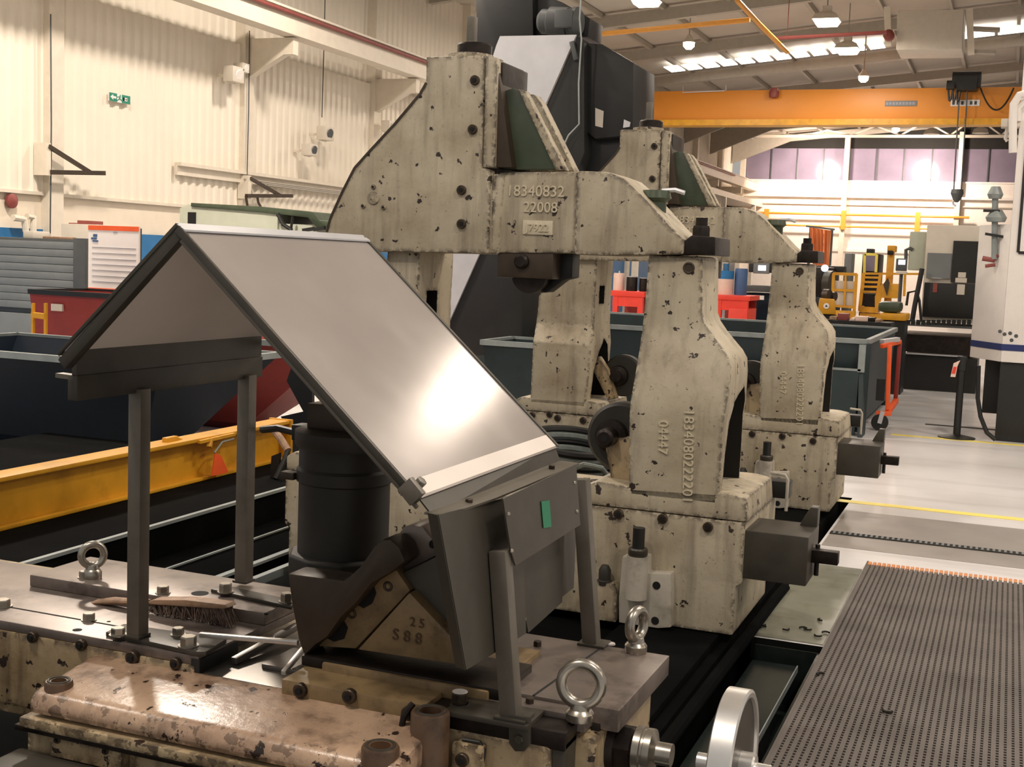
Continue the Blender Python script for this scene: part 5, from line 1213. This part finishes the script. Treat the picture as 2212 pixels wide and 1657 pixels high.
# red benches with their contents
Yb3 = 24.0
def bench(lab, a, b, h_px):
    p, q = P(*a, Y=Yb3), P(*b, Y=Yb3)
    t_ = thing('red_bench', lab, 'bench', ((p.x+q.x)/2, Yb3+.5, 0), 'red workbenches beyond the rests')
    link('top', MB().box(p.x, q.x, Yb3, Yb3+1, q.z-.02, p.z), 'redbright', t_, bevel=.01)
    link('apron', MB().box(p.x+.05, q.x-.05, Yb3+.03, Yb3+.06, q.z-.22, q.z), 'redbright', t_, smooth=False)
    for x in (p.x+.06, q.x-.14): link('leg', MB().box(x, x+.1, Yb3+.02, Yb3+.12, 0, q.z-.02), 'redbright', t_, smooth=False)
    link('back_panel', MB().box(p.x+.05, q.x-.05, Yb3+.9, Yb3+.93, .25, q.z), 'red', t_, smooth=False)
    return t_, p.z
b1, z1_ = bench('red workbench seen between the nearest rest\'s columns, cans standing on it', (1318, 627), (1392, 640), 50)
b2_, z2_ = bench('red workbench seen between the two steady rests, drums standing on it', (1541, 636), (1620, 648), 50)
link('drawer_block', MB().box(P(1575, 650, Y=Yb3).x, P(1616, 650, Y=Yb3).x, Yb3-.01, Yb3+.9, .3, z2_-.25), 'redbright', b2_, bevel=.01)
def can(name, lab, cat, px, pyt, pyb, rpx, mat, y, parts=()):
    t0 = P(px, pyt, Y=y); r = rpx*(y*1.05)/2700; zb = z1_ if px < 1450 else z2_
    c = thing(name, lab, cat, (t0.x, y, zb))
    link('body', MB().lathe((t0.x, y, zb), (0, 0, 1), [(r, 0), (r, t0.z-zb-.03), (r*.92, t0.z-zb)], 24), mat, c)
    for nm, mt, f0, f1, k in parts:
        link(nm, MB().lathe((t0.x, y, zb+(t0.z-zb)*f0), (0, 0, 1), [(r*k, 0), (r*k, (t0.z-zb)*(f1-f0))], 24), mt, c)
    return c
can('chemical_can', 'pale pink can standing at the left on the red workbench', 'can', 1338, 590, 627, 12, 'pink', Yb3+.3, (('nozzle', 'galv', 1.0, 1.12, .15),))
can('glass_jar', 'dark glass jar right of the pink can on the red workbench', 'jar', 1366, 597, 627, 12, 'greasy', Yb3+.3, (('lid', 'galv', .95, 1.0, 1.05),))
can('glass_jar', 'second dark jar at the right end beside the near column', 'jar', 1390, 600, 627, 8, 'greasy', Yb3+.3, (('lid', 'galv', .95, 1.0, 1.05),))
can('plastic_drum', 'pale drum with a blue top standing on the red workbench', 'drum', 1569, 585, 636, 16, 'pink', Yb3+.4, (('blue_top', 'blue', .66, 1.0, 1.03),))
can('plastic_drum', 'faded dark blue drum standing right of the pale drum', 'drum', 1602, 580, 640, 13, 'bluedark', Yb3+.5)
Ykk = 26
tm = thing('toolroom_lathe', 'dark machine with a bright white screen between the two rests', 'machine', (P(1640, 620, Y=Ykk).x, Ykk+.5, 0))
def kb(a, b, y0, y1): p, q = P(*a, Y=y0), P(*b, Y=y0); return MB().box(min(p.x, q.x), max(p.x, q.x), y0, y1, min(p.z, q.z), max(p.z, q.z))
link('headstock', kb((1618, 564), (1664, 590), Ykk, Ykk+.6), 'black', tm, bevel=.02)
link('screen_panel', kb((1628, 566), (1660, 592), Ykk-.1, Ykk), 'grey', tm, bevel=.01)
link('screen', kb((1638, 573), (1654, 585), Ykk-.11, Ykk-.1), 'screen', tm, smooth=False)
link('slide', kb((1610, 616), (1664, 632), Ykk-.2, Ykk+.5), 'greydark', tm, bevel=.01)
link('stand', MB().box(P(1612, 640, Y=Ykk).x, P(1664, 640, Y=Ykk).x, Ykk-.1, Ykk+.7, 0, P(1612, 632, Y=Ykk).z), 'skipblue', tm, bevel=.01)
link('notice', kb((1636, 638), (1650, 648), Ykk-.12, Ykk-.1), 'paper', tm, smooth=False)

# dark machine beyond the farther rest's column
dm = thing('dark_lathe', 'dark machine behind the farther column under the orange curtain', 'machine', (P(1775, 620, Y=28).x, 28.5, 0))
def db_(a, b, y0, y1): return kb(a, b, y0, y1)
link('headstock', db_((1752, 576), (1798, 640), 28, 29), 'greasy', dm, bevel=.05)
link('bed', MB().box(P(1740, 640, Y=28).x, P(1802, 640, Y=28).x, 28, 29.2, 0, P(1760, 640, Y=28).z), 'black', dm, bevel=.03)
link('beam', db_((1756, 573), (1822, 590), 28.3, 28.8), 'black', dm, bevel=.02)
link('lamp_head', MB().lathe(P(1781, 578, Y=27.8), (.3, -1, -.3), [(.03, 0), (.08, .05), (.07, .06)], 14), 'screen', dm)
link('chuck', MB().lathe(P(1786, 612, Y=27.9), (1, -.3, 0), [(.28, 0), (.28, .15), (.1, .2)], 20), 'gunmetal', dm)

# yellow handling plant
Yf = 27.0
def yb2(a, b, w=.05, y=Yf): return (P(*a, Y=y), P(*b, Y=y), w)
def frame(name, lab, cat, bars, y, mat='yellow', loc=None):
    t_ = thing(name, lab, cat, loc or P(*bars[0][1], Y=y))
    for nm, a, b, w in bars: link(nm, MB().bar(P(*a, Y=y), P(*b, Y=y), w, w, (0, 1, 0.01)), mat, t_, smooth=False)
    return t_
gt = frame('safety_gate', 'yellow framed gate with pale infill panels', 'gate', (('post', (1801, 590), (1797, 672), .06), ('post', (1850, 592), (1845, 672), .06), ('top_rail', (1800, 591), (1851, 593), .06), ('mid_rail', (1798, 626), (1848, 628), .05), ('low_rail', (1797, 660), (1846, 664), .05), ('mullion', (1827, 592), (1824, 662), .04)), Yf, loc=(P(1825, 690, Y=Yf).x, Yf, 0))
link('infill', MB().slab(PL([(1802, 606), (1848, 608), (1844, 662), (1799, 660)], Y=Yf+.05), .02), 'duct', gt, smooth=False)
link('foot', MB().box(P(1798, 670, Y=Yf).x, P(1848, 670, Y=Yf).x, Yf-.1, Yf+.1, 0, P(1798, 670, Y=Yf).z), 'yellow', gt, smooth=False)
bars = [('post', (1866, 590), (1857, 672), .07), ('post', (1902, 592), (1895, 640), .06), ('post', (1955, 594), (1953, 640), .05)]
for k, yy in enumerate((591, 599, 609, 619, 630)): bars.append(('rail', (1864, yy), (1904 if k else 1998, yy+1), .045))
fr = frame('operator_platform', 'yellow railed platform with a dark opening beside the gate', 'platform', bars, Yf+.5, loc=(P(1900, 690, Y=Yf+.5).x, Yf+.5, 0))
link('cab_panel', kb((1857, 662), (1895, 676), Yf+.45, Yf+1), 'yellow', fr, smooth=False)
link('dark_opening', kb((1864, 634), (1890, 662), Yf+.5, Yf+1), 'greasy', fr, smooth=False)
link('side_panel', MB().slab(PL([(1890, 640), (1905, 612), (1912, 616), (1900, 660), (1890, 676)], Y=Yf+.45), .04), 'yellow', fr, smooth=False)
link('platform_base', MB().box(P(1857, 676, Y=Yf+.5).x, P(1955, 676, Y=Yf+.5).x, Yf+.5, Yf+1.4, 0, P(1857, 676, Y=Yf+.5).z), 'yellow', fr, smooth=False)
link('hopper', kb((1905, 612), (1940, 645), Yf+.4, Yf+.9), 'yellow', fr, bevel=.03)
link('chute', MB().slab(PL([(1908, 614), (1918, 600), (1922, 612), (1916, 640)], Y=Yf+.35), .04), 'rust', fr, smooth=False)
rp_ = thing('robot_pillar', 'tall yellow pillar with a boxed head above the railed platform', 'pillar', (P(1925, 690, Y=Yf+.8).x, Yf+.9, 0))
link('column', MB().bar((P(1925, 545, Y=Yf+.8).x, Yf+.8, .0), P(1925, 545, Y=Yf+.8), .14, .14, (0, 1, 0)), 'yellow', rp_, bevel=.01)
link('head', kb((1917, 530), (1934, 545), Yf+.6, Yf+1), 'yellow', rp_, bevel=.02)
link('sensor', kb((1917, 541), (1929, 551), Yf+.55, Yf+.9), 'greasy', rp_, bevel=.02)
yw = thing('window_frame_machine', 'small black machine with a bright yellow window frame behind the gate', 'machine', (P(1881, 690, Y=Yf+3).x, Yf+3.2, 0))
a_, b_ = P(1864, 540, Y=Yf+3), P(1898, 590, Y=Yf+3)
link('housing', MB().box(a_.x, b_.x, Yf+3, Yf+4, 0, P(1880, 548, Y=Yf+3).z), 'greasy', yw, bevel=.03)
link('motor', kb((1872, 537), (1886, 548), Yf+3.2, Yf+3.6), 'black', yw, bevel=.01)
for s1, s2_ in (((1868, 549), (1894, 550)), ((1868, 549), (1867, 590)), ((1894, 550), (1892, 588))): link('window_trim', MB().bar(P(*s1, Y=Yf+2.98), P(*s2_, Y=Yf+2.98), .06, .05, (0, 1, 0)), 'lineyellow', yw, smooth=False)
link('glass', kb((1870, 552), (1890, 586), Yf+2.96, Yf+3.0), 'wnd', yw, smooth=False)
gx = link('grey_cabinet', MB().box(P(1824, 560, Y=Yf+2).x, P(1840, 560, Y=Yf+2).x, Yf+2, Yf+2.6, 0, P(1830, 547, Y=Yf+2).z), 'grey', bevel=.02)
tag(gx, 'narrow grey electrical cabinet behind the yellow gate', 'cabinet')
yt = thing('lifting_magnet', 'yellow boxy lifting unit with a white emblem and dark eye on top', 'lifting unit', (P(1785, 690, Y=20.2).x, 20.4, 0))
link('body', MB().quads([[P(x, y, Y=20.0+d) for x, y in ((1766, 678), (1806, 680), (1803, 646), (1770, 644))] for d in (0, .4)]), 'yellow', yt, bevel=.02)
link('emblem', MB().lathe(P(1785, 661, Y=19.995), (0, -1, 0), [(.045, 0), (.045, .004)], 18), 'paper', yt)
link('emblem_centre', MB().lathe(P(1785, 661, Y=19.99), (0, -1, 0), [(.022, 0), (.022, .004)], 3), 'black', yt)
link('eye', MB().lathe(P(1786, 637, Y=20.2), (1, -.4, 0), [(.09, -.05), (.09, .05)], 20).lathe(P(1800, 640, Y=20.3), (1, -.4, 0), [(.07, -.04), (.07, .04)], 16), 'rust', yt)
link('stand', MB().box(P(1770, 680, Y=20.05).x, P(1802, 680, Y=20.05).x, 20.05, 20.35, 0, P(1785, 680, Y=20.05).z), 'black', yt, smooth=False)
yr = thing('yellow_tub', 'low yellow tub with a dark green lid beyond the teal skip', 'tub', (P(1930, 700, Y=20.5).x, 20.8, 0))
link('body', kb((1902, 676), (1957, 694), 20.4, 21.2), 'yellow', yr, bevel=.03)
link('lid', kb((1897, 651), (1944, 676), 20.5, 21.1), 'green', yr, bevel=.06)
link('stand', MB().box(P(1905, 694, Y=20.45).x, P(1955, 694, Y=20.45).x, 20.45, 21.1, 0, P(1930, 694, Y=20.45).z), 'black', yr, smooth=False)
# parts laid out on a low bench
pbn = thing('parts_bench', 'low black bench strewn with small parts beyond the teal skip', 'bench', (P(1850, 700, Y=19.6).x, 19.8, 0))
z_ = P(1850, 694, Y=19.4).z
link('top', MB().box(P(1775, 694, Y=19.4).x, P(1925, 700, Y=19.4).x, 19.4, 20.0, z_-.06, z_), 'black', pbn, smooth=False)
for x in (1780, 1915): link('leg', MB().box(P(x, 694, Y=19.45).x-.04, P(x, 694, Y=19.45).x+.04, 19.45, 19.95, 0, z_-.06), 'black', pbn, smooth=False)
for i, (px, w, h_, mt, lab) in enumerate(((1802, .11, .05, 'wood', 'brown wooden block at the left of the parts bench'), (1822, .15, .10, 'redpipe', 'reddish box on the parts bench'), (1845, .08, .04, 'pink', 'small pale packet beside the reddish box'),
                                   (1862, .20, .07, 'pink', 'pale sheaf of paper on the parts bench'), (1884, .09, .06, 'greasy', 'dark part next to the pale sheaf on the parts bench'), (1898, .08, .04, 'wood', 'brown piece at the right end of the parts bench'))):
    c = P(px, 694, Y=19.7); o = link('bench_part', MB().box(c.x-w/2, c.x+w/2, 19.55, 19.85, z_, z_+h_), mt, bevel=.008); tag(o, lab, 'part', 'parts on the low bench')
# far left: red door and mezzanine edge near the end wall
rd = link('roller_door', MB().box(XW+.07, XW+.15, 47.5, 50.5, 3.2, 5.2), 'redbright', smooth=False)
tag(rd, 'red panel on the far left wall beside the farther rest\'s ram', 'panel')
struct('trim_90', MB().box(XW, XW+1.6, 36, YE, 5.05, 5.3), 'steelcream', smooth=False)
for i, yy in enumerate((43, 50, 57, 64)): struct('trim_%d' % (91+i), MB().box(XW+1.4, XW+1.6, yy, yy+.2, 0, 5.05), 'steelcream', smooth=False)
struct('wall_left_office', MB().box(XW-.02, XW+.04, 36, YE, 2.6, 5.05), 'darkgap', smooth=False)
